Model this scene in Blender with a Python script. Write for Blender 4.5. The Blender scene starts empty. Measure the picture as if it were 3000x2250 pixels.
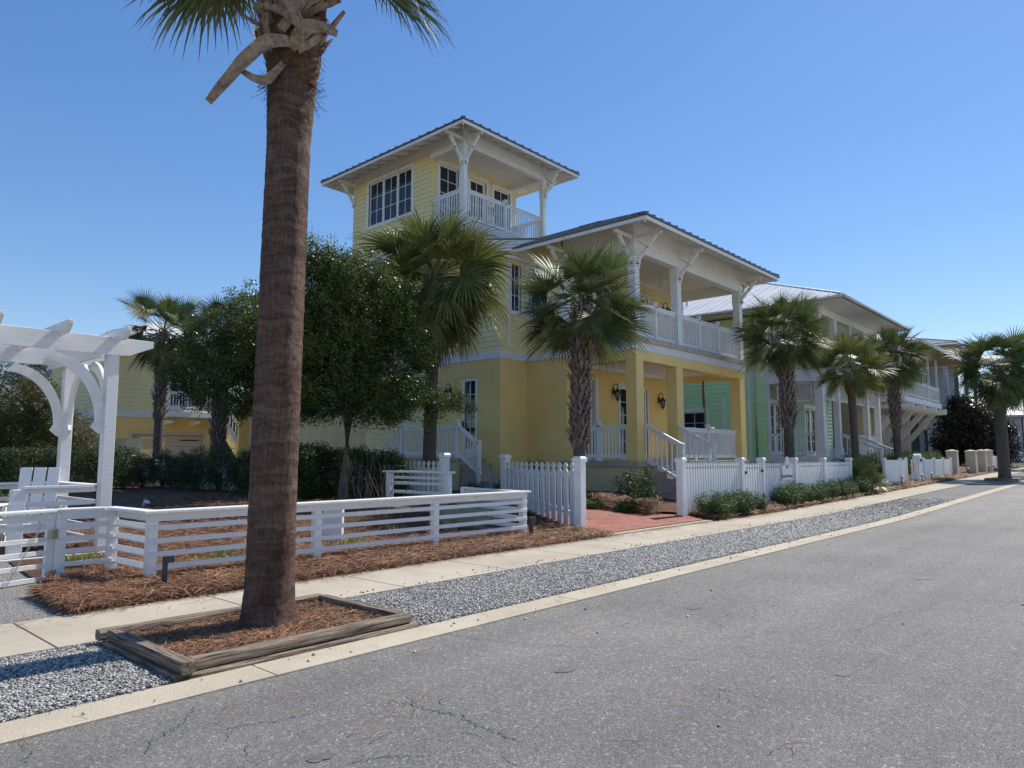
import bpy, bmesh, math, random
import numpy as np
from mathutils import Vector, Matrix
random.seed(7); rng = np.random.default_rng(7)
S = bpy.context.scene
COL = S.collection
# ------------------------------------------------------------------ camera
cam_d = bpy.data.cameras.new('camera'); cam = bpy.data.objects.new('camera', cam_d); COL.objects.link(cam)
cam.location = (0, 0, 1.4); cam.rotation_euler = (math.radians(95.9), 0, math.radians(-48))
cam_d.lens = 24.96; cam_d.sensor_width = 36; cam_d.clip_end = 2000; cam_d.clip_start = 0.05
S.camera = cam
S.render.resolution_x = 1024; S.render.resolution_y = 768
# ------------------------------------------------------------------ light
SUN_EL, SUN_AZ = 51.0, -5.0      # degrees; azimuth from +X towards +Y
w = bpy.data.worlds.new('World'); S.world = w; w.use_nodes = True
nt = w.node_tree; bg = nt.nodes['Background']
sky = nt.nodes.new('ShaderNodeTexSky'); sky.sky_type = 'NISHITA'; sky.sun_disc = False
sky.sun_elevation = math.radians(SUN_EL); sky.sun_rotation = math.radians(90 - SUN_AZ)
sky.air_density = 1.0; sky.dust_density = 0.1; sky.ozone_density = 2.2; sky.altitude = 0
hs = nt.nodes.new('ShaderNodeHueSaturation'); hs.inputs['Saturation'].default_value = 1.46; hs.inputs['Value'].default_value = 1.50; hs.inputs['Hue'].default_value = 0.51
gm = nt.nodes.new('ShaderNodeGamma'); gm.inputs[1].default_value = 0.72; nt.links.new(sky.outputs[0], gm.inputs[0]); nt.links.new(gm.outputs[0], hs.inputs['Color']); nt.links.new(hs.outputs[0], bg.inputs[0]); bg.inputs[1].default_value = 0.15
sun_d = bpy.data.lights.new('sun', 'SUN'); sun_d.energy = 5.0; sun_d.angle = math.radians(0.53); sun_d.color = (1, 0.935, 0.83)
sun = bpy.data.objects.new('sun', sun_d); COL.objects.link(sun)
e_, a_ = math.radians(SUN_EL), math.radians(SUN_AZ)
sdir = Vector((math.cos(e_)*math.cos(a_), math.cos(e_)*math.sin(a_), math.sin(e_)))
sun.rotation_euler = (-sdir).to_track_quat('-Z', 'Y').to_euler()
S.view_settings.view_transform = 'Standard'; S.view_settings.look = 'None'; S.view_settings.exposure = 0.08; S.view_settings.gamma = 1
# ------------------------------------------------------------------ materials
M = {}
def mat(name, col, rough=0.6, col2=None, scale=6.0, detail=4, bump=0.0, bscale=None, spec=0.5, metal=0.0, stretch=None, trans=0.0, mixw=(0.35, 0.65), bdist=0.01, island=0.0):
    m = bpy.data.materials.new(name); m.use_nodes = True; n = m.node_tree; L = n.links
    p = n.nodes['Principled BSDF']; p.inputs['Roughness'].default_value = rough
    p.inputs['Specular IOR Level'].default_value = spec; p.inputs['Metallic'].default_value = metal
    tc = n.nodes.new('ShaderNodeTexCoord'); src = tc.outputs['Object']
    if stretch:
        mp = n.nodes.new('ShaderNodeMapping'); mp.inputs['Scale'].default_value = stretch; L.new(src, mp.inputs[0]); src = mp.outputs[0]
    colsock = None
    if col2 is not None:
        ns = n.nodes.new('ShaderNodeTexNoise'); ns.inputs['Scale'].default_value = scale; ns.inputs['Detail'].default_value = detail; ns.inputs['Roughness'].default_value = 0.65
        L.new(src, ns.inputs['Vector'])
        r = n.nodes.new('ShaderNodeValToRGB'); r.color_ramp.elements[0].position = mixw[0]; r.color_ramp.elements[1].position = mixw[1]
        r.color_ramp.elements[0].color = (*col, 1); r.color_ramp.elements[1].color = (*col2, 1); L.new(ns.outputs[0], r.inputs[0]); colsock = r.outputs[0]
    else:
        rgb = n.nodes.new('ShaderNodeRGB'); rgb.outputs[0].default_value = (*col, 1); colsock = rgb.outputs[0]
    if island > 0:
        g = n.nodes.new('ShaderNodeNewGeometry'); mr = n.nodes.new('ShaderNodeMapRange'); mr.inputs[3].default_value = 1-island; mr.inputs[4].default_value = 1+island
        L.new(g.outputs['Random Per Island'], mr.inputs[0])
        mx = n.nodes.new('ShaderNodeVectorMath'); mx.operation = 'SCALE'; L.new(colsock, mx.inputs[0]); L.new(mr.outputs[0], mx.inputs['Scale']); colsock = mx.outputs[0]
    L.new(colsock, p.inputs['Base Color'])
    if bump > 0:
        nb = n.nodes.new('ShaderNodeTexNoise'); nb.inputs['Scale'].default_value = bscale or scale*4; nb.inputs['Detail'].default_value = 6; L.new(src, nb.inputs['Vector'])
        b = n.nodes.new('ShaderNodeBump'); b.inputs['Strength'].default_value = bump; b.inputs['Distance'].default_value = bdist; L.new(nb.outputs[0], b.inputs['Height']); L.new(b.outputs[0], p.inputs['Normal'])
    if trans > 0:
        t = n.nodes.new('ShaderNodeBsdfTranslucent'); L.new(colsock, t.inputs[0]); ms = n.nodes.new('ShaderNodeMixShader'); ms.inputs[0].default_value = trans
        out = n.nodes['Material Output']; L.new(p.outputs[0], ms.inputs[1]); L.new(t.outputs[0], ms.inputs[2]); L.new(ms.outputs[0], out.inputs[0])
    M[name] = m; return m
mat('white', (.72,.71,.685), .5, (.83,.82,.80), 4, detail=7, bump=.25, bscale=40, mixw=(.28,.5))
mat('white_old', (.50,.49,.47), .6, (.82,.81,.79), 6, detail=8, bump=.6, bscale=50, stretch=(1,1,7), mixw=(.24,.44))
mat('trim', (.68,.67,.65), .5, (.76,.75,.73), 2.5, detail=7, mixw=(.3,.55))
mat('cream', (.72,.69,.58), .5, (.77,.74,.63), 2)
mat('siding', (.81,.675,.34), .6, (.87,.745,.41), 1.0, detail=7, bump=.1, bscale=60)
mat('stucco', (.80,.585,.215), .85, (.86,.65,.27), .9, detail=7, bump=.35, bscale=90, bdist=.004)
mat('stucco_pale', (.66,.53,.28), .85, (.76,.62,.35), 1.6, bump=.3, bscale=90, bdist=.004)
mat('mint', (.50,.83,.42), .6, (.56,.87,.47), 1.2)
mat('lime', (.50,.58,.24), .6, (.55,.62,.28), 1.2)
mat('teal', (.34,.50,.36), .6, (.38,.54,.40), 1.2)
mat('tan', (.40,.33,.20), .8, (.46,.38,.24), 1.2)
mat('tan_door', (.62,.50,.36), .6, (.66,.54,.39), 1.5)
mat('sand_stucco', (.56,.49,.38), .9, (.64,.57,.45), 2.5, bump=.3, bscale=80, bdist=.004)
mat('grey_blue', (.10,.125,.15), .6, (.13,.155,.18), 2)
mat('grey_white', (.50,.50,.53), .6, (.55,.55,.58), 1.5)
mat('paver_edge', (.40,.31,.24), .85, (.55,.46,.38), 7, bump=.4, bscale=30, stretch=(1,1,1))
mat('roof_dark', (.12,.115,.115), .32, (.17,.16,.155), 1.5, metal=.6)
mat('roof_light', (.62,.61,.59), .4, (.76,.75,.73), 1.4, metal=.1, detail=7)
mat('soffit', (.80,.74,.63), .6, (.85,.79,.68), 2)
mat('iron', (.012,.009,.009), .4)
mat('dark_grey', (.03,.036,.045), .5, (.045,.05,.06), 8)
mat('gutter', (.42,.41,.38), .4, (.5,.49,.46), 4, metal=.5)
mat('hinge', (.30,.25,.15), .55, (.45,.38,.26), 40, metal=.4)
mat('green_box', (.27,.31,.20), .6, (.32,.36,.24), 4)
mat('lampglass', (.32,.30,.26), .2)
mat('red_mulch', (.10,.045,.025), .95, (.25,.12,.06), 22, detail=8, bump=1, bscale=60, bdist=.05)
mat('straw', (.37,.195,.095), .6, (.16,.07,.036), 2.2, island=.55, mixw=(.3,.7))
mat('soil', (.03,.018,.012), .95, (.10,.055,.03), 8, bump=.8, bscale=40, bdist=.03)
mat('boot', (.10,.075,.062), .85, (.27,.215,.18), 14, bump=.6, bscale=30, stretch=(1,1,.3), island=.3)
mat('boot_tan', (.14,.085,.05), .8, (.42,.31,.22), 16, mixw=(.3,.7), bump=.4, bscale=30, stretch=(1,1,1), island=.15)
mat('fiber', (.06,.03,.018), .95, (.20,.10,.05), 18, bump=1, bscale=50, bdist=.03)
mat('skirt_red', (.13,.04,.02), .9, (.28,.10,.05), 10, bump=1, bscale=30, bdist=.03)
mat('palm_leaf', (.055,.083,.03), .5, (.14,.172,.06), 1.3, trans=.22, island=.4, spec=.4)
mat('palm_leaf_yellow', (.078,.102,.028), .46, (.22,.235,.075), 1.3, trans=.2, island=.45, spec=.45)
mat('oak_leaf', (.042,.064,.016), .38, (.14,.18,.036), 1.3, trans=.28, island=.55)
mat('hedge_leaf', (.03,.052,.014), .5, (.07,.11,.02), 1.6, trans=.2, island=.5)
mat('shrub_leaf', (.05,.095,.028), .55, (.10,.165,.045), 1.5, trans=.25, island=.4)
mat('pine_leaf', (.075,.085,.02), .5, (.16,.14,.035), .5, trans=.25, island=.4)
mat('dark_pine', (.02,.035,.014), .5, (.045,.06,.025), .6, trans=.2, island=.4)
mat('magnolia_leaf', (.022,.035,.016), .34, (.085,.055,.035), 1.2, trans=.1, island=.5)
mat('grass', (.14,.24,.05), .5, (.28,.34,.10), 3, trans=.3, island=.4)
mat('dry_stalk', (.12,.09,.06), .8, (.28,.21,.14), 5, island=.4)
mat('bark', (.07,.045,.03), .9, (.19,.125,.085), 9, bump=1, bscale=14, stretch=(1,1,.35), bdist=.03)
mat('palm_smooth', (.06,.05,.045), .9, (.13,.11,.095), 6, bump=.8, bscale=20, stretch=(1,1,3), bdist=.01)
mat('timber', (.03,.025,.022), .9, (.45,.345,.25), 4, detail=9, bump=1, bscale=9, stretch=(.7,14,14), bdist=.02, mixw=(.36,.62))
mat('timber_y', (.03,.025,.022), .9, (.38,.29,.21), 4, detail=9, bump=1, bscale=9, stretch=(14,.7,14), bdist=.02, mixw=(.36,.62))
mat('flower', (.35,.32,.7), .5)
mat('rope', (.12,.07,.045), .9, (.2,.12,.08), 30)
mat('letter', (.04,.07,.09), .6)
mat('paint_white', (.7,.7,.7), .6)
def glass_mat():
    m = bpy.data.materials.new('glass'); m.use_nodes = True; p = m.node_tree.nodes['Principled BSDF']
    p.inputs['Base Color'].default_value = (.014,.028,.036,1); p.inputs['Roughness'].default_value = .03; p.inputs['Specular IOR Level'].default_value = .55
    n = m.node_tree; nz = n.nodes.new('ShaderNodeTexNoise'); nz.inputs['Scale'].default_value = 1.2
    tc = n.nodes.new('ShaderNodeTexCoord'); n.links.new(tc.outputs['Object'], nz.inputs['Vector'])
    b = n.nodes.new('ShaderNodeBump'); b.inputs['Strength'].default_value = .06; b.inputs['Distance'].default_value = .05; n.links.new(nz.outputs[0], b.inputs['Height']); n.links.new(b.outputs[0], p.inputs['Normal'])
    M['glass'] = m
glass_mat()
def ground_mats():
    def base(name, rough=.9):
        m = bpy.data.materials.new(name); m.use_nodes = True; n = m.node_tree; p = n.nodes['Principled BSDF']; p.inputs['Roughness'].default_value = rough
        tc = n.nodes.new('ShaderNodeTexCoord'); M[name] = m; return n, p, tc.outputs['Object'], n.links
    def noise(n, L, src, sc, det=5, ro=.6):
        t = n.nodes.new('ShaderNodeTexNoise'); t.inputs['Scale'].default_value = sc; t.inputs['Detail'].default_value = det; t.inputs['Roughness'].default_value = ro; L.new(src, t.inputs['Vector']); return t.outputs[0]
    def ramp(n, L, src, st):
        r = n.nodes.new('ShaderNodeValToRGB'); e = r.color_ramp.elements
        e[0].position, e[0].color = st[0][0], (*st[0][1], 1); e[1].position, e[1].color = st[-1][0], (*st[-1][1], 1)
        for q, c in st[1:-1]:
            k = e.new(q); k.color = (*c, 1)
        L.new(src, r.inputs[0]); return r.outputs[0]
    def mul(n, L, a, b, f=1.0):
        x = n.nodes.new('ShaderNodeMixRGB'); x.blend_type = 'MULTIPLY'; x.inputs[0].default_value = f; L.new(a, x.inputs[1]); L.new(b, x.inputs[2]); return x.outputs[0]
    def bumpn(n, L, h, p, st, d):
        b = n.nodes.new('ShaderNodeBump'); b.inputs['Strength'].default_value = st; b.inputs['Distance'].default_value = d; L.new(h, b.inputs['Height']); L.new(b.outputs[0], p.inputs['Normal'])
    # asphalt: fine aggregate, pale worn chips, broad soft patches
    n, p, src, L = base('asphalt', .82)
    a = noise(n, L, src, 105, 4, .85); c = ramp(n, L, a, [(.30,(.06,.057,.053)),(.46,(.205,.197,.186)),(.56,(.32,.308,.29)),(.66,(.62,.60,.56))])
    v = n.nodes.new('ShaderNodeTexVoronoi'); v.inputs['Scale'].default_value = 65; L.new(src, v.inputs['Vector'])
    vc = ramp(n, L, v.outputs['Color'], [(.0,(.62,.62,.62)),(.8,(1.05,1.05,1.05)),(1,(1.9,1.88,1.82))]); c = mul(n, L, c, vc)
    c = mul(n, L, c, ramp(n, L, noise(n, L, src, .45, 6), [(.3,(.84,.84,.84)),(.7,(1.14,1.13,1.11))]))
    mpl = n.nodes.new('ShaderNodeMapping'); mpl.inputs['Scale'].default_value = (.05,1.1,1); L.new(src, mpl.inputs[0]); c = mul(n, L, c, ramp(n, L, noise(n, L, mpl.outputs[0], 1.0, 3), [(.35,(.88,.88,.88)),(.6,(1.06,1.06,1.05))])); L.new(c, p.inputs['Base Color']); bumpn(n, L, a, p, .9, .012); p.inputs['Specular IOR Level'].default_value = .3
    # kerb / sidewalk
    n, p, src, L = base('kerb'); a = noise(n, L, src, 85, 5, .85); c = ramp(n, L, a, [(.34,(.27,.225,.16)),(.48,(.50,.44,.34)),(.60,(.62,.56,.45)),(.7,(.82,.78,.68))])
    c = mul(n, L, c, ramp(n, L, noise(n, L, src, 1.3, 6), [(.3,(.82,.80,.76)),(.65,(1.04,1.03,1))])); L.new(c, p.inputs['Base Color']); bumpn(n, L, a, p, .5, .006)
    n, p, src, L = base('sidewalk'); a = noise(n, L, src, 60, 6, .75); c = ramp(n, L, a, [(.25,(.35,.305,.235)),(.55,(.50,.45,.365)),(.8,(.58,.53,.44))])
    c = mul(n, L, c, ramp(n, L, noise(n, L, src, .9, 7), [(.3,(.80,.775,.73)),(.62,(1.04,1.03,1))])); L.new(c, p.inputs['Base Color']); bumpn(n, L, a, p, .25, .004)
    # gravel bed
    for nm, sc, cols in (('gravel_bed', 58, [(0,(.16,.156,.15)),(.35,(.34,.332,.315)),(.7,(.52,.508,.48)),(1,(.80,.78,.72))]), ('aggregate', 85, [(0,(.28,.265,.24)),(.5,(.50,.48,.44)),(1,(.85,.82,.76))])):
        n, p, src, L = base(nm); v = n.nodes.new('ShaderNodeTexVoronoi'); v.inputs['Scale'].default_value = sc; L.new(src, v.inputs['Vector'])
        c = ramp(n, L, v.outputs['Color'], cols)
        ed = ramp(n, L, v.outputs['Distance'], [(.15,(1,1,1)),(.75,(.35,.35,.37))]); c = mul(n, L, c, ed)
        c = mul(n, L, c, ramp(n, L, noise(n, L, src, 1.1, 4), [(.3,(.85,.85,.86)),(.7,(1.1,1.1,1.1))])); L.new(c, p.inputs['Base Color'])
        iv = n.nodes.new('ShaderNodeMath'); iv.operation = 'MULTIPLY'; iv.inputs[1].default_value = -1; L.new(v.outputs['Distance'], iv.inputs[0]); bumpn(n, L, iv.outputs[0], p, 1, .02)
    # stones (objects)
    n, p, src, L = base('stone', .8); g = n.nodes.new('ShaderNodeNewGeometry')
    c = ramp(n, L, g.outputs['Random Per Island'], [(0,(.21,.205,.19)),(.4,(.35,.34,.32)),(.8,(.48,.465,.435)),(1,(.68,.66,.60))]); L.new(c, p.inputs['Base Color'])
    # mulch bed
    n, p, src, L = base('mulch'); a = noise(n, L, src, 26, 9, .8); c = ramp(n, L, a, [(.3,(.045,.02,.012)),(.5,(.15,.07,.036)),(.72,(.33,.18,.09))])
    c = mul(n, L, c, ramp(n, L, noise(n, L, src, .8, 5), [(.3,(.7,.66,.64)),(.7,(1.1,1.08,1.05))])); L.new(c, p.inputs['Base Color']); bumpn(n, L, a, p, 1, .05)
    # brick
    n, p, src, L = base('brick'); b = n.nodes.new('ShaderNodeTexBrick'); b.inputs['Scale'].default_value = 1; b.inputs['Brick Width'].default_value = .2; b.inputs['Row Height'].default_value = .1; b.inputs['Mortar Size'].default_value = .011
    b.inputs['Color1'].default_value = (.34,.125,.09,1); b.inputs['Color2'].default_value = (.46,.20,.155,1); b.inputs['Mortar'].default_value = (.09,.04,.03,1)
    mp = n.nodes.new('ShaderNodeMapping'); mp.inputs['Rotation'].default_value = (0,0,math.radians(45)); L.new(src, mp.inputs[0]); L.new(mp.outputs[0], b.inputs['Vector'])
    c = mul(n, L, b.outputs[0], ramp(n, L, noise(n, L, src, 3, 6), [(.3,(.8,.8,.8)),(.7,(1.2,1.15,1.1))])); L.new(c, p.inputs['Base Color'])
    n, p, src, L = base('bounce_ground'); a = noise(n, L, src, 2, 8, .7); c = ramp(n, L, a, [(.3,(.40,.35,.27)),(.6,(.55,.50,.40))]); L.new(c, p.inputs['Base Color'])  # pale sandy tone for the unseen bounce sheet
    # terrain
    n, p, src, L = base('terrain'); a = noise(n, L, src, 3, 8, .7); c = ramp(n, L, a, [(.3,(.03,.035,.015)),(.6,(.08,.07,.035))]); L.new(c, p.inputs['Base Color'])
    # old palm trunk: fibres down, torn rings round
    n, p, src, L = base('palm_bark', .95)
    def warp(sc, k):
        t = n.nodes.new('ShaderNodeTexNoise'); t.inputs['Scale'].default_value = sc; t.inputs['Detail'].default_value = 4; L.new(src, t.inputs['Vector'])
        m1 = n.nodes.new('ShaderNodeVectorMath'); m1.operation = 'SCALE'; m1.inputs['Scale'].default_value = k; L.new(t.outputs['Color'], m1.inputs[0])
        m2 = n.nodes.new('ShaderNodeVectorMath'); m2.operation = 'ADD'; L.new(src, m2.inputs[0]); L.new(m1.outputs[0], m2.inputs[1]); return m2.outputs[0]
    w1 = warp(6.0, .16); w2 = warp(7, .035)
    mp = n.nodes.new('ShaderNodeMapping'); mp.inputs['Scale'].default_value = (52,52,3.2); L.new(w2, mp.inputs[0]); a = noise(n, L, mp.outputs[0], 1.6, 8, .75)
    mp2 = n.nodes.new('ShaderNodeMapping'); mp2.inputs['Scale'].default_value = (1.6,1.6,15); L.new(w1, mp2.inputs[0]); r = noise(n, L, mp2.outputs[0], 1.3, 6, .72)
    rr = ramp(n, L, r, [(.38,(.0,.0,.0)),(.5,(.55,.55,.55)),(.6,(1,1,1))])
    mx = n.nodes.new('ShaderNodeMixRGB'); mx.blend_type = 'MIX'; mx.inputs[0].default_value = .17; L.new(a, mx.inputs[1]); L.new(rr, mx.inputs[2])
    c = ramp(n, L, mx.outputs[0], [(.30,(.04,.02,.014)),(.45,(.15,.088,.062)),(.60,(.28,.185,.14)),(.8,(.42,.31,.25))])
    c = mul(n, L, c, ramp(n, L, noise(n, L, src, 2.1, 7, .7), [(.32,(.52,.44,.40)),(.5,(.98,.90,.86)),(.7,(1.25,1.20,1.18))])); L.new(c, p.inputs['Base Color']); bumpn(n, L, mx.outputs[0], p, 1, .06)
ground_mats()
# ------------------------------------------------------------------ helpers
def G(x, y):
    "height of the ground"
    sm = lambda t: max(0., min(1., t))**2*(3-2*max(0., min(1., t)))
    z = .014*max(0., x-18)
    z += sm((y-7.1)/1.0)*(.02+.10*sm((x-8)/9)) + .27*sm((y-8.6)/3.6)
    return z
def tag(o, label=None, cat=None, group=None, kind=None):
    if label: o['label'] = label
    if cat: o['category'] = cat
    if group: o['group'] = group
    if kind: o['kind'] = kind
    return o
def thing(name, label, cat, loc=(0,0,0), rz=0, group=None):
    o = bpy.data.objects.new(name, None); COL.objects.link(o); o.location = loc; o.rotation_euler = (0,0,rz); o.empty_display_size = .2
    o['_o'] = 0; del o['_o']
    return tag(o, label, cat, group)
class MB:
    def __init__(s): s.v = []; s.f = []
    def add(s, vs, fs):
        b = len(s.v); s.v += [tuple(q) for q in vs]; s.f += [tuple(b+i for i in f) for f in fs]; return s
    def box(s, x0, y0, z0, x1, y1, z1):
        x0, x1 = sorted((x0,x1)); y0, y1 = sorted((y0,y1)); z0, z1 = sorted((z0,z1))
        return s.add([(x0,y0,z0),(x1,y0,z0),(x1,y1,z0),(x0,y1,z0),(x0,y0,z1),(x1,y0,z1),(x1,y1,z1),(x0,y1,z1)], [(0,3,2,1),(4,5,6,7),(0,1,5,4),(1,2,6,5),(2,3,7,6),(3,0,4,7)])
    def bar(s, a, b, w, h, up=(0,0,1), w2=None, h2=None):
        a = Vector(a); b = Vector(b); d = (b-a).normalized(); up = Vector(up)
        sx = d.cross(up)
        if sx.length < 1e-4: sx = d.cross(Vector((1,0,0)))
        sx.normalize(); sz = sx.cross(d).normalized(); w2 = w2 or w; h2 = h2 or h
        vs = [a+sx*i*w/2+sz*j*h/2 for i, j in ((-1,-1),(1,-1),(1,1),(-1,1))]+[b+sx*i*w2/2+sz*j*h2/2 for i, j in ((-1,-1),(1,-1),(1,1),(-1,1))]
        return s.add(vs, [(0,1,2,3),(7,6,5,4),(0,4,5,1),(1,5,6,2),(2,6,7,3),(3,7,4,0)])
    def tube(s, pts, r, n=8, r2=None):
        pts = [Vector(p) for p in pts]; b = len(s.v); m = len(pts)
        for i, p in enumerate(pts):
            d = (pts[min(i+1,m-1)]-pts[max(i-1,0)]).normalized(); u = d.cross(Vector((0,0,1)))
            if u.length < .05: u = d.cross(Vector((1,0,0)))
            u.normalize(); v = d.cross(u); rr = r[i] if isinstance(r, (list,tuple)) else (r+(r2-r)*i/(m-1) if r2 is not None else r)
            for k in range(n):
                t = 2*math.pi*k/n; s.v.append(tuple(p+u*math.cos(t)*rr+v*math.sin(t)*rr))
        for i in range(m-1):
            for k in range(n): s.f.append((b+i*n+k, b+i*n+(k+1)%n, b+(i+1)*n+(k+1)%n, b+(i+1)*n+k))
        s.f.append(tuple(b+k for k in range(n))[::-1]); s.f.append(tuple(b+(m-1)*n+k for k in range(n))); return s
    def lathe(s, prof, c=(0,0,0), n=16):
        b = len(s.v)
        for r, z in prof:
            for k in range(n):
                t = 2*math.pi*k/n; s.v.append((c[0]+r*math.cos(t), c[1]+r*math.sin(t), c[2]+z))
        for i in range(len(prof)-1):
            for k in range(n): s.f.append((b+i*n+k, b+i*n+(k+1)%n, b+(i+1)*n+(k+1)%n, b+(i+1)*n+k))
        s.f.append(tuple(b+k for k in range(n))[::-1]); s.f.append(tuple(b+(len(prof)-1)*n+k for k in range(n))); return s
    def prism(s, poly, a, b):
        "poly: list of 3D points (front), extruded by vector b-a"
        d = Vector(b)-Vector(a); k = len(poly); vs = [Vector(p) for p in poly]+[Vector(p)+d for p in poly]
        return s.add(vs, [tuple(range(k))[::-1], tuple(range(k,2*k))]+[(i,(i+1)%k,(i+1)%k+k,i+k) for i in range(k)])
    def build(s, name, m, parent=None, smooth=False, bevel=0, auto=False):
        me = bpy.data.meshes.new(name); me.from_pydata(s.v, [], s.f); me.materials.append(M[m]); 
        bm = bmesh.new(); bm.from_mesh(me); bmesh.ops.recalc_face_normals(bm, faces=bm.faces); bm.to_mesh(me); bm.free()
        if smooth: me.polygons.foreach_set('use_smooth', [True]*len(me.polygons))
        me.update(); o = bpy.data.objects.new(name, me); COL.objects.link(o)
        if parent is not None:
            o.parent = parent
        if bevel:
            b = o.modifiers.new('b', 'BEVEL'); b.width = bevel; b.segments = 2; b.limit_method = 'ANGLE'
        return o
def fast(name, V, F, m, parent=None, smooth=False, nrm=False):
    "numpy arrays V (n,3), F (k,4) -> mesh object"
    V = np.asarray(V, np.float32); F = np.asarray(F, np.int32); k = F.shape[1]
    me = bpy.data.meshes.new(name); me.vertices.add(len(V)); me.vertices.foreach_set('co', V.ravel())
    me.loops.add(F.size); me.loops.foreach_set('vertex_index', F.ravel()); me.polygons.add(len(F))
    me.polygons.foreach_set('loop_start', np.arange(0, F.size, k, dtype=np.int32)); me.polygons.foreach_set('loop_total', np.full(len(F), k, np.int32))
    if smooth: me.polygons.foreach_set('use_smooth', np.ones(len(F), bool))
    me.update(calc_edges=True); me.validate(); me.materials.append(M[m]); o = bpy.data.objects.new(name, me); COL.objects.link(o)
    if parent is not None: o.parent = parent
    return o
def copy_thing(root, loc, rz=0, sc=1, label=None):
    c = root.copy(); COL.objects.link(c); c.location = loc; c.rotation_euler = (0,0,rz); c.scale = (sc,sc,sc) if not isinstance(sc, tuple) else sc
    if label: c['label'] = label
    for ch in list(root.children):
        d = ch.copy(); COL.objects.link(d); d.parent = c
        for g in list(ch.children):
            e = g.copy(); COL.objects.link(e); e.parent = d
    return c
ORD = ['first','second','third','fourth','fifth','sixth','seventh','eighth','ninth','tenth','eleventh','twelfth','thirteenth','fourteenth']
# leaves: quads around centres
def leaf_cloud(C, n_per, spread, size, asp=.45, flat=.6):
    C = np.repeat(C, n_per, 0); N = len(C); P = C+rng.normal(0, 1, (N,3))*spread
    a = rng.normal(0,1,(N,3)); a[:,2] = a[:,2]*flat; a /= np.linalg.norm(a, axis=1, keepdims=True)
    b = np.cross(a, rng.normal(0,1,(N,3))); b /= np.linalg.norm(b, axis=1, keepdims=True)
    s = size*rng.uniform(.6,1.25,(N,1)); V = np.stack([P-a*s*.5, P+b*s*asp*.5, P+a*s*.5, P-b*s*asp*.5], 1).reshape(-1,3)
    return V, np.arange(N*4).reshape(-1,4)
def spikes(P, D, length, width, droop=0.0, segs=2):
    "narrow blades from points P in directions D"
    N = len(P); L = length if np.ndim(length) else np.full(N, length); side = np.cross(D, rng.normal(0,1,(N,3))); side /= np.linalg.norm(side, axis=1, keepdims=True)
    V = []; 
    for i in range(segs+1):
        t = i/segs; c = P+D*(L*t)[:,None]; c = c.copy(); c[:,2] -= droop*L*t*t; w_ = width*(1-t*.85)*(.6+.8*min(1,t*3)); V += [c-side*w_/2, c+side*w_/2]
    V = np.stack(V, 1); K = 2*(segs+1); F = []
    base = np.arange(N)[:,None]*K
    for i in range(segs): F.append(base+np.array([2*i,2*i+1,2*i+3,2*i+2]))
    return V.reshape(-1,3), np.concatenate(F, 0)
def cat(parts):
    V = []; F = []; b = 0
    for v, f in parts: V.append(v); F.append(f+b); b += len(v)
    return np.concatenate(V), np.concatenate(F)
# ------------------------------------------------------------------ ground
def sheet(name, x0, x1, y0, y1, dz, m, nx=None, ny=None, jitter=0, edge=0, label=None, kind='structure', hump=0, parent=None, bump=0):
    nx = nx or max(2, int((x1-x0)/.8)); ny = ny or max(2, int((y1-y0)/.4)); V = []; F = []
    for j in range(ny+1):
        for i in range(nx+1):
            x = x0+(x1-x0)*i/nx; y = y0+(y1-y0)*j/ny
            ex = 0
            if edge and (j == 0 or j == ny): y += edge*(math.sin(x*3.1)+math.sin(x*7.3+1)*.6+random.uniform(-1,1)*.7)
            z = G(x,y)+dz+(random.uniform(-jitter,jitter) if jitter else 0)
            if hump: 
                e = min(j, ny-j)/ny*2; z += hump*min(1, e*2.2)*(1+.5*math.sin(x*2.3+y)) - (dz+.01 if (j in (0,ny) or i in (0,nx)) else 0)
            V.append((x,y,z))
    for j in range(ny):
        for i in range(nx):
            k = j*(nx+1)+i; F.append((k,k+1,k+nx+2,k+nx+1))
    o = fast(name, V, F, m, smooth=True)
    if parent is not None: o.parent = parent
    elif kind: o['kind'] = kind
    if label: o['label'] = label
    return o
def ground():
    xs = [-900,-300,-100,-40,-15]+[i*1.5 for i in range(-6,50)]+[80,100,150,300,900]; ys = [-900,-300,-100,-30]+[i*.7 for i in range(-10,45)]+[36,45,60,100,200,400,900]
    V = [(x,y,G(min(x,75),y)-.03) for y in ys for x in xs]; n = len(xs); F = [(j*n+i,j*n+i+1,(j+1)*n+i+1,(j+1)*n+i) for j in range(len(ys)-1) for i in range(n-1)]
    o = fast('ground', V, F, 'terrain', smooth=True); o['kind'] = 'structure'
ground()
sheet('bounce_ground', -120, 160, -90, -9, .0, 'bounce_ground', nx=30, ny=10)  # unseen pale ground behind the camera, added to bounce warm light upwards
KX = 4.28; GX0, GX1, WX0, WX1 = 4.60, 6.02, 6.0, 7.16
road = sheet('road', -40, 90, -9, KX, 0.0, 'asphalt', nx=160, ny=4)
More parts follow.
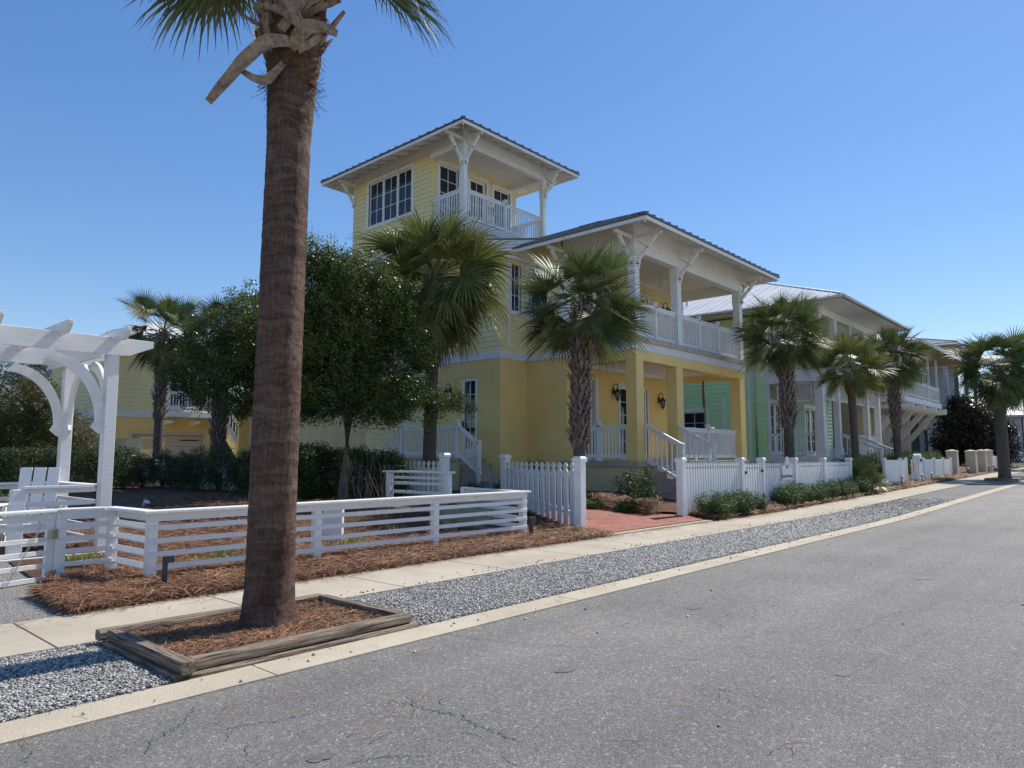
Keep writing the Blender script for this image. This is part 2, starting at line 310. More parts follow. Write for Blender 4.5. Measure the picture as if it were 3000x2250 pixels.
def cracks():
    paths = [[(1085,1838),(1200,1845),(1300,1858),(1440,1878),(1560,1888),(1700,1897),(1850,1902)],
             [(1130,2045),(1200,2065),(1290,2088),(1340,2095),(1385,2122),(1440,2142),(1490,2160),(1545,2185)],
             [(2500,1853),(2545,1838),(2575,1813),(2620,1800),(2650,1782)],[(2500,1853),(2512,1868),(2540,1882)],[(2500,1853),(2470,1843)],
             [(590,2050),(560,2100),(500,2140),(440,2180),(400,2240)],[(600,2148),(700,2130),(860,2105),(980,2060)],[(2000,1748),(2080,1752),(2200,1762),(2290,1772),(2380,1788)],[(2000,2020),(2110,2022),(2180,2036),(2260,2050),(2300,2058)],
             [(2580,2190),(2650,2205),(2700,2215),(2790,2240)],[(1850,1902),(1960,1925),(2070,1935)],[(2000,1878),(2120,1870),(2240,1866)],[(2620,1800),(2740,1780),(2850,1786)],[(1000,2240),(1120,2215),(1260,2222)],[(60,2120+60),(90,2210),(60,2249)]]
    f = 2080.; p = math.radians(5.9); a = math.radians(42)
    def gp(x, y):
        u = (x-1500)/f; v = -(y-1125)/f; Y = math.cos(p)-v*math.sin(p); Z = math.sin(p)+v*math.cos(p); t = -1.4/Z; return (t*(u*math.sin(a)+Y*math.cos(a)), t*(-u*math.cos(a)+Y*math.sin(a)))
    for k, path in enumerate(paths):
        P = [gp(*q) for q in path]; Q = []
        for i in range(len(P)-1):
            for t in range(10):
                s = t/10; Q.append(Vector((P[i][0]+(P[i+1][0]-P[i][0])*s, P[i][1]+(P[i+1][1]-P[i][1])*s, 0)))
        Q.append(Vector((*P[-1],0))); mb = MB(); w0 = .0035 if k == 1 else .0022; L = []; R = []
        for i, q in enumerate(Q):
            d = (Q[min(i+1,len(Q)-1)]-Q[max(i-1,0)]).normalized(); n_ = Vector((-d.y,d.x,0)); q = q+n_*random.uniform(-.022,.022); e = max(.15, min(1, 6*min(i, len(Q)-1-i)/len(Q)))
            ww = w0*e*random.uniform(.5,1.6); L.append((*(q+n_*ww)[:2], .004)); R.append((*(q-n_*ww)[:2], .004))
        V = L+R; m_ = len(L); mb.add(V, [(i,i+1,m_+i+1,m_+i) for i in range(m_-1)]); mb.build('crack', 'letter', road)
cracks()
mat('stain', (.11,.107,.10), .7, (.15,.146,.14), 20)
def stains():
    random.seed(3)
    for x, y, r in ((2.0,3.0,.045),(3.85,3.0,.05),(6.2,3.3,.06),(9.5,2.1,.09),(5.0,1.6,.05),(12.5,3.0,.10),(7.6,.9,.07)):
        n = 14; mb = MB(); mb.add([(x+r*1.6*random.uniform(.75,1.2)*math.cos(2*math.pi*k/n), y+r*random.uniform(.75,1.2)*math.sin(2*math.pi*k/n), .0035) for k in range(n)], [tuple(range(n))]); mb.build('stain', 'stain', road)
stains()

def strip_slabs(name, y0, y1, dz, m, joints, th=.08, gap=.006, label=None):
    root = MB()
    for i in range(len(joints)-1):
        a, b = joints[i]+gap, joints[i+1]-gap; n = max(1, int((b-a)/1.5))
        for k in range(n):
            xa, xb = a+(b-a)*k/n, a+(b-a)*(k+1)/n; za, zb = G(xa,y0)+dz, G(xb,y0)+dz
            za2, zb2 = G(xa,y1)+dz, G(xb,y1)+dz
            root.add([(xa,y0,za-th),(xb,y0,zb-th),(xb,y1,zb2-th),(xa,y1,za2-th),(xa,y0,za),(xb,y0,zb),(xb,y1,zb2),(xa,y1,za2)], [(0,3,2,1),(4,5,6,7),(0,1,5,4),(2,3,7,6)]+([(3,0,4,7)] if k == 0 else [])+([(1,2,6,5)] if k == n-1 else []))
    o = root.build(name, m); o['kind'] = 'structure'; return o
strip_slabs('kerb', KX, GX0, .012, 'kerb', [-9.0,-6.5,-3.9,-.7,2.5,5.74,9.0,12.2,15.5,18.7,22,25.3,28.6,32,36,40,44,50,60,75])
sj = [-9.6+1.62*i for i in range(0,50)]
strip_slabs('sidewalk', WX0, WX1, .03, 'sidewalk', sj, gap=.009)
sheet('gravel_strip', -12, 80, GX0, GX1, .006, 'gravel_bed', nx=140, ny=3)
# real stones on the near gravel
def stones():
    n = 100000; x = rng.beta(1.0,2.6,n)*27-.6; y = rng.uniform(GX0+.02, GX1-.0, n)+rng.normal(0,.02,n)
    keep = ~((x > 1.98)&(x < 4.02)&(y < 5.95)); x = x[keep]; y = y[keep]; n = len(x)
    s = rng.uniform(.004,.0105,n)*(1+np.clip(x-4,0,24)*.075)
    base = np.array([(-1,-.7,-.5),(.8,-1,-.4),(1,.8,-.6),(-.8,.9,-.5),(-.6,-.6,.6),(.7,-.5,.45),(.5,.7,.7),(-.7,.5,.5)]); 
    V = base[None]*rng.uniform(.6,1.3,(n,8,3)); t = rng.uniform(0,6.28,n); c, s_ = np.cos(t)[:,None], np.sin(t)[:,None]
    X = V[:,:,0]*c-V[:,:,1]*s_; Y = V[:,:,0]*s_+V[:,:,1]*c; tl = rng.normal(0,.5,n)[:,None]; Z = V[:,:,2]*.75+X*tl*.5
    P = np.stack([X*s[:,None]+x[:,None], Y*s[:,None]+y[:,None], Z*s[:,None]+.012+rng.uniform(0,.012,n)[:,None]+(np.clip(x-18,0,99)*.014)[:,None]], 2).reshape(-1,3)
    f = np.array([(0,3,2,1),(4,5,6,7),(0,1,5,4),(1,2,6,5),(2,3,7,6),(3,0,4,7)]); F = (np.arange(n)[:,None,None]*8+f[None]).reshape(-1,4)
    fast('gravel', P, F, 'stone')['kind'] = 'stuff'
    # strays on walk, kerb and road
    n = 240; x = np.concatenate([rng.uniform(3,22,150), rng.uniform(1,22,60), rng.uniform(2,14,30)]); y = np.concatenate([6.02+np.abs(rng.normal(0,.13,150)), rng.uniform(4.3,4.6,60), rng.uniform(1,4.2,30)]); s = rng.uniform(.006,.014,n)
    V = base[None]*rng.uniform(.6,1.3,(n,8,3))*s[:,None,None]; V[:,:,0] += x[:,None]; V[:,:,1] += y[:,None]; V[:,:,2] += (np.array([G(a,b) for a,b in zip(x,y)])+np.where(y>6,.038,np.where(y>4.28,.02,.006)))[:,None]
    F = (np.arange(n)[:,None,None]*8+f[None]).reshape(-1,4); fast('stray_gravel', V.reshape(-1,3), F, 'stone')['kind'] = 'stuff'
stones()
# beds of pine straw
sheet('mulch_bed', 2.25, 10.6, 7.12, 8.75, .05, 'mulch', nx=60, ny=10, jitter=.012, edge=.03, hump=.03)
sheet('park_mulch', 2.4, 16, 8.7, 32, .035, 'mulch', nx=50, ny=60, jitter=.015)
sheet('far_mulch', 14.7, 60, 7.14, 13.5, .04, 'mulch', nx=90, ny=18, jitter=.015, edge=.03)
sheet('park_path', -6, 2.45, 7.14, 11.0, .02, 'aggregate', nx=12, ny=8)
sheet('park_lawn', -8, 2.5, 11.0, 40, .02, 'mulch', nx=12, ny=30)
# brick walk and its pale edging
def brick():
    pts = [(10.35,7.3),(14.3,7.3),(14.35,7.8),(14.0,8.6),(14.1,10.2),(16.2,11.9),(15.0,12.8),(12.4,12.2),(12.2,11.2),(10.9,8.4)]
    me = MB(); me.add([(x,y,G(x,y)+.06) for x,y in pts], [tuple(range(len(pts)))]); o = me.build('brick_walk', 'brick'); o['kind'] = 'structure'
    e = MB(); 
    for i in range(34):
        x = 10.4+i*.117; e.box(x, 7.15, G(x,7.2)+.03, x+.11, 7.29, G(x,7.2)+.055)
    for i in range(26):
        t = i/26; x, y = 14.25-1.2*t+2.4*t*t, 8.5+2.2*t; e.box(x-.05, y, G(x,y)+.03, x+.06, y+.08, G(x,y)+.075)
    o = e.build('brick_edging', 'kerb'); o['kind'] = 'structure'
brick()
def needles(name, n, sampler, zoff, ln=(.12,.22), wd=.0035, m='straw', lift=.05):
    P = np.array([sampler() for _ in range(n)]); z = np.array([G(a,b) for a,b in P])+zoff+rng.uniform(0,lift,n); t = rng.uniform(0,2*math.pi,n); L = rng.uniform(*ln,n)
    el = rng.normal(0,.22,n); D = np.stack([np.cos(t)*np.cos(el), np.sin(t)*np.cos(el), np.sin(el)],1); c = rng.normal(0,.5,n); side = np.stack([-np.sin(t), np.cos(t), np.zeros(n)],1)
    V = []
    for i in range(4):
        s = i/3-.5; q = np.stack([P[:,0],P[:,1],z],1)+D*(L*s)[:,None]+side*(L*c*s*s)[:,None]; q[:,2] += (.25-s*s)*L*.25
        V += [q-side*wd/2, q+side*wd/2+np.array([0,0,wd*.4])]
    V = np.stack(V,1).reshape(-1,3); b = np.arange(n)[:,None]*8; F = np.concatenate([b+np.array([2*i,2*i+1,2*i+3,2*i+2]) for i in range(3)],0)
    o = fast(name, V, F, m); o['kind'] = 'stuff'; return o
R_ = random.uniform
def bedA():
    while True:
        x = 2.15+8.5*random.random()**1.35; y = R_(7.08,8.9); 
        if y < 7.2+.05*math.sin(x*3) and random.random() < .55: continue
        if x < 2.45 and y > 8.3: continue
        return (x,y)
needles('pine_straw', 42000, bedA, .05, (.10,.2), .0045, lift=.075)
def bedB():
    x = 3.0+9*random.random()**1.1; y = 8.7+12*random.random()**1.6; return (x,y)
needles('pine_straw', 22000, bedB, .03, (.14,.24), .006, lift=.07)
def bedC():
    x = 14.6+30*random.random()**1.5; y = 7.16+ .95*random.random()**1.4; return (x,y)
needles('pine_straw', 14000, bedC, .035, (.14,.24), .008, lift=.10)
needles('pine_straw', 900, lambda: (R_(1.5,24), 7.12-abs(random.gauss(0,.13))), .036, (.10,.18), .004, lift=.006)
needles('pine_straw', 260, lambda: (R_(-1,9), R_(1.2,5.9)), .016, (.09,.17), .004, lift=.004)
needles('pine_straw', 2500, lambda: (R_(13.6,14.3), R_(8.3,9.8)), .05, (.14,.24), .007, lift=.35)
# ------------------------------------------------------------------ timber planter and big palm
def log(a, b, h=.072, w=.10, m='timber'):
    mb = MB(); a = Vector(a); b = Vector(b); d = (b-a); L = d.length; d.normalize(); sx = Vector((d.y,-d.x,0)); n = 14; K = 10; V = []
    for i in range(n+1):
        c = a+d*(L*i/n)
        for k in range(K):
            t = 2*math.pi*(k+.5)/K; cx, cz = math.cos(t), math.sin(t); cx = max(-1,min(1,cx*1.32)); cz = max(-.78,min(.78,cz*1.15))/.78
            V.append(c+sx*cx*w/2*(1+random.uniform(-.03,.03))+Vector((0,0,cz*h/2*(1+random.uniform(-.03,.03)))))
    F = [(i*K+k,i*K+(k+1)%K,(i+1)*K+(k+1)%K,(i+1)*K+k) for i in range(n) for k in range(K)]+[tuple(range(K))[::-1], tuple(n*K+k for k in range(K))]
    mb.add(V, F); return mb
def planter(x0, x1, y0, y1, z, label, n, lean):
    t = thing('timber_planter', label, 'planter', (0,0,0), group='timber planters around street palms')
    h = .078
    for lv in range(2):
        zz = z-.03+h/2+lv*h; o = .014 if lv else -.006
        log((x0+(.115 if lv else -.0), y0+.0575+o, zz), (x1+.03*(1-2*lv), y0+.0575+o, zz)).build('timber', 'timber', t)
        log((x0+(-.02 if lv else .1), y1-.0575, zz), (x1-.05, y1-.0575, zz)).build('timber', 'timber', t)
        log((x0+.0575+o, y0+(-.01 if lv else .115), zz), (x0+.0575+o, y1-.115, zz), m='timber_y').build('timber', 'timber_y', t)
        log((x1-.06, y0+.12, zz), (x1-.06, y1-.115, zz), m='timber_y').build('timber', 'timber_y', t)
    return t
planter(2.0, 3.93, 4.60, 5.98, 0, 'weathered low timber frame around the large palm by the kerb', 0, 0)
m_ = sheet('planter_mulch', 2.1, 3.86, 4.7, 5.9, .03, 'mulch', nx=16, ny=12, jitter=.012)
needles('pine_straw', 15000, lambda: (R_(2.13,3.83), R_(4.73,5.87)), .03, (.08,.17), .0035, lift=.05)
def frond(base, az, el, pet, R, droop, nl=34, spread=2.35, fold=.35, wscale=1.0, roll=None):
    "one costapalmate frond: petiole tube + leaflets; returns (V,F) of quads"
    base = np.array(base, float); h = np.array([math.cos(az), math.sin(az), 0.]); up = np.array([0,0,1.]); side = np.array([-math.sin(az), math.cos(az), 0.])
    # petiole
    pts = []; n = 6; cur = base.copy(); e = el
    for i in range(n+1):
        pts.append(cur.copy()); d = h*math.cos(e)+up*math.sin(e); cur = cur+d*pet/n; e -= droop*.5/n
    pts = np.array(pts); d = pts[-1]-pts[-2]; d /= np.linalg.norm(d); e = math.asin(max(-1,min(1,d[2])))
    nrm = -h*math.sin(e)+up*math.cos(e)
    V = []; F = []
    for i in range(n):
        a, b = pts[i], pts[i+1]; wa = .018*(1-.5*i/n); b0 = len(V); V += [a-side*wa, a+side*wa, b+side*wa*.9, b-side*wa*.9]; F.append((b0,b0+1,b0+2,b0+3))
        V += [a-nrm*wa*.8, a+nrm*wa*.8, b+nrm*wa*.8, b-nrm*wa*.8]; F.append((b0+4,b0+5,b0+6,b0+7))
    rl = random.gauss(0,.55) if roll is None else roll; side2 = side*math.cos(rl)+nrm*math.sin(rl); nrm = nrm*math.cos(rl)-side*math.sin(rl); side = side2
    c = pts[-1]; SG = 5
    for k in range(nl):
        u = (k/(nl-1)-.5)*2; th = u*spread; L = R*(1-.30*abs(u)**2)*random.uniform(.88,1.1)
        st = c+d*R*.22*(1-abs(u))**1.2                    # costa: inner blades start further out
        d0 = d*math.cos(th)+side*math.sin(th)+nrm*(fold*(abs(u)**.7)-.05); d0 /= np.linalg.norm(d0)
        wd = wscale*R*spread/nl*1.05; tw = random.uniform(-.5,.5); wv = np.cross(d0, nrm); wv /= np.linalg.norm(wv); wv = wv*math.cos(tw*.6)+nrm*math.sin(tw*.6)
        q = st.copy(); dd = d0.copy(); b0 = len(V); dr = droop*random.uniform(.6,1.5)
        for i in range(SG+1):
            t = i/SG; ww = wd*(min(1, .2+t*2.4) if t < .42 else max(.04, 1-(t-.42)/.58))
            V += [q-wv*ww*.5, q+wv*ww*.5]
            if i: F.append((b0+2*i-2, b0+2*i-1, b0+2*i+1, b0+2*i))
            dd = dd+np.array([0,0,-1.])*dr*(.03+.42*t*t); dd /= np.linalg.norm(dd); q = q+dd*L/SG
    return np.array(V), np.array(F)
def crown_mesh(n, pet, R, c=(0,0,0), seed=1, lo=-55, hi=82, nl=34, droop=.6, azs=None, wscale=1.0):
    random.seed(seed); parts = []
    for i in range(n):
        t = (i+.5)/n; el = math.radians(hi+(lo-hi)*t**.9+random.uniform(-8,8)); az = i*2.39996+random.uniform(-.25,.25)
        parts.append(frond(c, az, el, pet*random.uniform(.8,1.15), R*random.uniform(.85,1.1)*(1-.22*(t<.12)), droop*random.uniform(.7,1.35)*(1.0+.3*t), nl, spread=random.uniform(1.9,2.5)*(0.5 if t < .08 else 1), wscale=wscale))
    return cat(parts)
def boots_mb(z0, z1, r, lean, n, seed, length=.22):
    random.seed(seed); mb = MB()
    for i in range(n):
        t = i/n; z = z0+(z1-z0)*t; a = i*2.39996; c = Vector((lean[0]*z, lean[1]*z, z)); rr = r*(1+.12*t)
        o = Vector((math.cos(a), math.sin(a), 0)); s = Vector((-math.sin(a), math.cos(a), 0)); ln = length*random.uniform(.75,1.35); out = random.uniform(.25,.55)
        b = c+o*rr*.86
        for sg in (-1, 1):       # split base of an old leaf stalk
            p0 = b+s*sg*.035; p1 = b+s*sg*.085*random.uniform(.6,1.1)+o*ln*out*.55+Vector((0,0,ln*.55)); p2 = b+s*sg*(.02+.12*random.random())*.8+o*ln*out*1.35+Vector((0,0,ln*1.05))
            mb.bar(p0, p1, .075, .03, up=o, w2=.055, h2=.022); mb.bar(p1, p2, .055, .022, up=o, w2=.03, h2=.012)
    return mb
def trunk_mb(h, r0, r1, lean, n=24, m=40, flare=.12, rough=.012, seed=3, bell=0):
    random.seed(seed); V = []; F = []
    ph = [random.uniform(0,6.28) for _ in range(8)]
    for i in range(m+1):
        t = i/m; z = h*t; r = r0+(r1-r0)*t+flare*math.exp(-t*h/.18)+bell*max(0,(t-.86)/.14)
        for k in range(n):
            a = 2*math.pi*k/n; rr = r*(1+rough*3*math.sin(3*a+ph[0]+z*1.3)*.5+rough*2*math.sin(5*a+ph[1]-z*2.1)*.5)+random.uniform(-1,1)*rough*r*1.2+math.sin(z*38+3*math.sin(a*2+ph[2]+z)+2*math.sin(a*5+z*3))*rough*r*.45
            V.append((lean[0]*z+rr*math.cos(a), lean[1]*z+rr*math.sin(a), z))
    for i in range(m):
        for k in range(n): F.append((i*n+k,i*n+(k+1)%n,(i+1)*n+(k+1)%n,(i+1)*n+k))
    return np.array(V), np.array(F)
def palm(x, y, H, rad, label, seed, boots=(.4,1.0), nf=30, pet=.95, R=.95, lean=(0,0), droop=.65, yellow=False, red=False, nl=42, flare=.05, lo=-60, z=None, group='sabal palms along the street and fences', ws=1.0, nb=None):
    t = thing('palm_tree', label, 'palm tree', (x, y, (G(x,y) if z is None else z)-.02), group=group)
    V, F = trunk_mb(H, rad, rad*.92, lean, seed=seed, flare=flare, m=44); fast('trunk', V, F, 'palm_smooth', t, smooth=True)
    b0, b1 = boots; n = nb or int((b1-b0)*H*46)
    boots_mb(b0*H, b1*H, rad, lean, n, seed+1).build('leaf_stubs', 'boot', t)
    if red:
        mb = MB(); mb.lathe([(rad*1.02,0),(rad*1.5,.16),(rad*1.55,.42),(rad*1.35,.6)], (lean[0]*H*.8,lean[1]*H*.8,H-1.0), 14); mb.build('red_fibre_collar', 'skirt_red', t, smooth=True)
    V, F = crown_mesh(nf, pet*.85, R*.92, (lean[0]*H, lean[1]*H, H), seed+2, lo=lo, hi=88, nl=nl, droop=droop, wscale=ws); fast('crown', V, F, 'palm_leaf_yellow' if yellow else 'palm_leaf', t)
    random.seed(seed+5)
    for i in range(random.choice((1,2,3))):
        V, F = frond((lean[0]*H, lean[1]*H, H-.08), random.uniform(0,6.28), math.radians(random.uniform(-75,-50)), pet*.6, R*.7, 1.3, nl=26, spread=1.0, wscale=.7); fast('dead_frond', V, F, 'dry_stalk', t)
    return t
def big_palm():
    t = thing('palm_tree', 'huge rough palm trunk rising from the timber frame beside the kerb', 'palm tree', (3.07, 5.43, .0), group='sabal palms along the street and fences')
    lean = (.012, 0.0)
    V, F = trunk_mb(4.75, .19, .18, lean, n=72, m=240, flare=.055, rough=.016, seed=11, bell=.03); fast('trunk', V, F, 'palm_bark', t, smooth=True)
    # ragged bulge of fibre under the crown
    random.seed(5); V = []; F = []; n = 48; m = 40
    for i in range(m+1):
        u = i/m; z = 4.62+1.25*u; r = .195+.06*math.sin(u*math.pi*.75)+random.uniform(0,.012)
        for k in range(n):
            a = 2*math.pi*k/n; rr = r*(1+.07*math.sin(4*a+u*9)+.05*math.sin(9*a-u*15)+random.uniform(-.035,.035)); V.append((lean[0]*z+rr*math.cos(a), rr*math.sin(a), z))
    for i in range(m):
        for k in range(n): F.append((i*n+k,i*n+(k+1)%n,(i+1)*n+(k+1)%n,(i+1)*n+k))
    fast('fibre_matting', V, F, 'fiber', t, smooth=True)
    bt = boots_mb(4.86, 5.95, .19, lean, 80, 77, .2); bt.build('leaf_stubs', 'boot', t)
    # camera-side frame: right = (.669,-.743), towards viewer = (-.743,-.669)
    rt = Vector((.669,-.743,0)); tw = Vector((-.5,-.86,0)).normalized(); up = Vector((0,0,1))
    P = lambda r, w_, z: rt*r+tw*(w_*1.18)+up*z
    stubs = [  # (points (right, toward, z)), widths
        ([(.02,.20,4.90),(-.16,.26,4.86),(-.34,.27,4.70),(-.52,.27,4.47),(-.63,.26,4.33)], (.10,.15,.13,.10,.07)),
        ([(-.02,.18,4.72),(-.16,.2,4.56),(-.26,.22,4.56),(-.38,.24,4.62)], (.06,.10,.08,.04)),
        ([(.04,.17,4.86),(.15,.25,4.98),(.28,.24,5.0),(.42,.23,4.95)], (.08,.17,.12,.07)),
        ([(.12,.22,5.0),(.02,.28,5.17),(-.12,.27,5.42),(-.24,.22,5.72)], (.10,.11,.11,.10)),
        ([(-.15,.17,4.84),(-.19,.22,5.1),(-.17,.22,5.35),(-.24,.2,5.6)], (.06,.06,.07,.06)),
        ([(.03,.22,5.12),(.18,.25,5.24),(.32,.22,5.33),(.42,.2,5.43)], (.10,.11,.09,.07)),
        ([(.14,.16,5.16),(.26,.18,5.22),(.36,.16,5.27),(.45,.15,5.32)], (.06,.07,.06,.05)),
        ([(-.10,.2,5.26),(-.22,.2,5.40),(-.33,.17,5.5),(-.46,.14,5.60)], (.09,.10,.08,.05)),
        ([(-.12,.1,5.22),(-.22,.1,5.24),(-.27,.1,5.26)], (.06,.06,.05)),
        ([(.14,.1,5.18),(.24,.1,5.17),(.28,.1,5.17)], (.06,.06,.05)),
        ([(.05,.23,5.28),(.09,.25,5.45),(.06,.22,5.7)], (.08,.08,.08)),
        ([(.12,.2,5.3),(.24,.2,5.45),(.33,.16,5.6)], (.12,.13,.10)),
        ([(.12,.18,5.4),(.28,.16,5.55),(.34,.12,5.75)], (.12,.13,.10)),
        ([(-.02,.2,5.35),(-.03,.2,5.55),(-.06,.18,5.8)], (.12,.13,.12)),
        ([(-.05,.22,5.0),(.10,.26,5.2),(.22,.24,5.42),(.30,.2,5.62)], (.09,.10,.08,.06)),
        ([(.16,.2,4.95),(.05,.27,5.05),(-.12,.26,5.16),(-.30,.2,5.22)], (.08,.09,.07,.05)),
        ([(-.05,.21,5.15),(-.12,.26,5.38),(-.10,.24,5.6)], (.09,.09,.08)),
        ([(.1,.2,4.82),(.2,.23,4.86),(.30,.22,4.95),(.36,.2,5.06)], (.07,.08,.06,.04)),
        ([(.0,-.2,4.95),(.1,-.35,5.2),(.2,-.5,5.4)], (.12,.12,.08)),
        ([(-.1,-.2,5.1),(-.25,-.35,5.3),(-.3,-.45,5.5)], (.12,.12,.08)),
    ]
    def cr(A, t):
        m = len(A)-1; f = t*m; i = min(int(f), m-1); u = f-i; p0, p1, p2, p3 = A[max(i-1,0)], A[i], A[i+1], A[min(i+2,m)]
        return (p1*2+(p2-p0)*u+(p0*2-p1*5+p2*4-p3)*u*u+(p1*3-p0-p2*3+p3)*u**3)*.5
    for pts, ws in stubs:
        ws = [w_*.9 for w_ in ws]; mb = MB(); V = []; Pp = [P(*q) for q in pts]; n = 13
        for i in range(n+1):
            t_ = i/n; q = cr(Pp, t_); d = (cr(Pp, min(1,t_+.03))-cr(Pp, max(0,t_-.03))).normalized(); s = d.cross(tw).normalized(); nn = s.cross(d).normalized(); f = t_*(len(ws)-1); k = min(int(f), len(ws)-2)
            w_ = (ws[k]+(ws[k+1]-ws[k])*(f-k))/2*random.uniform(.96,1.04); th = .013
            for a_, b_ in ((-1,1.3),(-.62,.3),(0,-.4),(.62,.3),(1,1.3),(.55,-1.1),(-.55,-1.1)): V.append(q+s*w_*a_*random.uniform(.94,1.06)+nn*th*(b_+random.uniform(-.25,.25)))
        K = 7; F = [(i*K+k, i*K+(k+1)%K, (i+1)*K+(k+1)%K, (i+1)*K+k) for i in range(n) for k in range(K)]
        F += [tuple(range(K))[::-1], tuple(n*K+k for k in range(K))]; mb.add(V, F); mb.build('leaf_stub', 'boot_tan', t, smooth=False)
    random.seed(31)
    for i in range(34):
        a = random.uniform(0,6.28); z = random.uniform(5.0,5.9); o = Vector((math.cos(a), math.sin(a), 0)); p0 = Vector((lean[0]*z,0,z))+o*.2; l = random.uniform(.22,.5); q = p0+o*l*random.uniform(.25,.8)+up*l*random.uniform(.5,1.0); mb = MB(); md = (p0+q)/2+o*.03; mb.bar(p0, md, .085, .025, up=o, w2=.05); mb.bar(md, q, .05, .02, up=o, w2=.034, h2=.014); mb.build('leaf_stub', 'boot_tan' if i%3 else 'boot', t)
    # loose fibres
    random.seed(9); mb = MB()
    for i in range(420):
        a = random.uniform(0,6.28); z = random.choice([random.uniform(4.5,4.75), random.uniform(4.9,5.6)]); r = random.uniform(.19,.24); p0 = Vector((lean[0]*z+r*math.cos(a), r*math.sin(a), z))
        d = Vector((math.cos(a)*random.uniform(.2,1), math.sin(a)*random.uniform(.2,1), random.uniform(-1,.6))); mb.bar(p0, p0+d*random.uniform(.05,.14), .003, .002)
    mb.build('loose_fibres', 'fiber', t)['kind'] = 'stuff'
    # fronds: those hanging into view plus the ring above the frame
    parts = []; random.seed(21)
    c0 = np.array([lean[0]*5.9, 0, 5.97])
    azr = math.atan2(rt.y, rt.x)
    for az, el, pet, R, dr in ((azr-.05,.25,.62,.80,1.55),(azr-.35,.55,.70,.80,1.4),(azr+.15,.75,.8,.8,1.3),(azr+math.pi+.1,.2,.62,.78,1.6),(azr+math.pi-.5,.5,.7,.8,1.3),(azr+math.pi+.25, .48, .98, .95, 1.25),(azr+math.pi-.35, .62, 1.0, .95, 1.3),(azr-.1, 1.25, 1.0, .9, .9),(azr+math.pi-.05,.75,1.15,.95,1.45),(azr+math.pi+.5,.9,1.1,.95,1.2),(azr+.35,1.2,1.1,.9,.9),(azr+.7,1.0,1.1,.9,.9),(azr+math.pi+.9,.65,1.1,.95,1.1),(azr+1.6,1.15,1.1,.9,1.1),(azr+2.2,.95,1.1,.9,1.1),(azr-1.3,.75,1.0,.9,.9),(azr-1.9,.85,1.0,.9,.9),(azr+math.pi,1.1,1.0,.9,.8),(azr,1.15,1.0,.9,.8),(azr+1.2,1.2,1.,.9,.8),(azr-1.2,1.3,1.,.9,.8),(azr+2.6,1.35,.9,.9,.7),(azr+.5,.85,1.0,.85,1.0),(azr+2.7,.35,1.0,.9,1.2)):
        parts.append(frond(c0, az, el, pet, R, dr*1.15, nl=44, spread=2.0, wscale=.95, roll=.12))
    for az, el, pet, R, dr, dz in ((azr-.05,.10,.68,.80,1.5,-.22),(azr-.3,.35,.60,.78,1.4,-.12),(azr+.2,.15,.80,.72,1.4,-.14),(azr+math.pi+.05,.15,.60,.74,1.5,-.16),(azr+math.pi-.35,.3,.6,.7,1.4,-.1)):
        parts.append(frond(c0+np.array([0,0,dz]), az, el, pet, R, dr, nl=40, spread=1.9, wscale=.85, roll=random.uniform(-.3,.3)))
    V, F = cat(parts); fast('crown', V, F, 'palm_leaf', t)
big_palm()
# ------------------------------------------------------------------ generic building helpers
class Wall:
    "local frame on a vertical wall, u from p0 to p1 as seen left to right from outside"
    def __init__(s, p0, p1):
        s.p = Vector((*p0,0)); q = Vector((*p1,0)); s.L = (q-s.p).length; s.d = (q-s.p).normalized(); s.n = Vector((s.d.y,-s.d.x,0))
    def pt(s, u, z, o=0): return s.p+s.d*u+s.n*o+Vector((0,0,z))
    def box(s, mb, u0, u1, z0, z1, o0, o1):
        a = [s.pt(u,z,o) for z in (z0,z1) for u, o in ((u0,o0),(u1,o0),(u1,o1),(u0,o1))]
        return mb.add(a, [(0,3,2,1),(4,5,6,7),(0,1,5,4),(1,2,6,5),(2,3,7,6),(3,0,4,7)])
def split(z0, z1, ops): return sorted({z0,z1}|{min(max(z,z0),z1) for o in ops for z in (o[2],o[3])})
def gaps(u0, u1, ops):
    segs = [(u0,u1)]
    for a, b in ops:
        segs = [q for s in segs for q in ((s[0],min(s[1],a)),(max(s[0],b),s[1])) if q[1]-q[0] > .004]
    return segs
def solid_wall(W, z0, z1, m, parent, ops=(), th=.18, name='wall'):
    mb = MB(); zs = split(z0, z1, ops)
    for a, b in zip(zs, zs[1:]):
        for u0, u1 in gaps(.004, W.L-.004, [(o[0],o[1]) for o in ops if o[2] < b-.001 and o[3] > a+.001]): W.box(mb, u0, u1, a, b, -th, 0)
    return mb.build(name, m, parent)
def lap_wall(W, z0, z1, m, parent, ops=(), course=.165, name='wall', zf=None):
    mb = MB(); n = round((z1-z0)/course); zs = [z0+(z1-z0)*i/n for i in range(n+1)]
    for a, b in zip(zs, zs[1:]):
        cut = [(o[0],o[1]) for o in ops if o[2] < (a+b)/2 < o[3]]
        for u0, u1 in gaps(0, W.L, cut):
            mb.add([W.pt(u0,a,.027), W.pt(u1,a,.027), W.pt(u1,b,.003), W.pt(u0,b,.003), W.pt(u0,a,-.1), W.pt(u1,a,-.1), W.pt(u1,b,-.1), W.pt(u0,b,-.1)], [(0,1,2,3),(0,4,5,1),(4,7,6,5),(0,3,7,4),(1,5,6,2),(3,2,6,7)])
    return mb.build(name, m, parent)
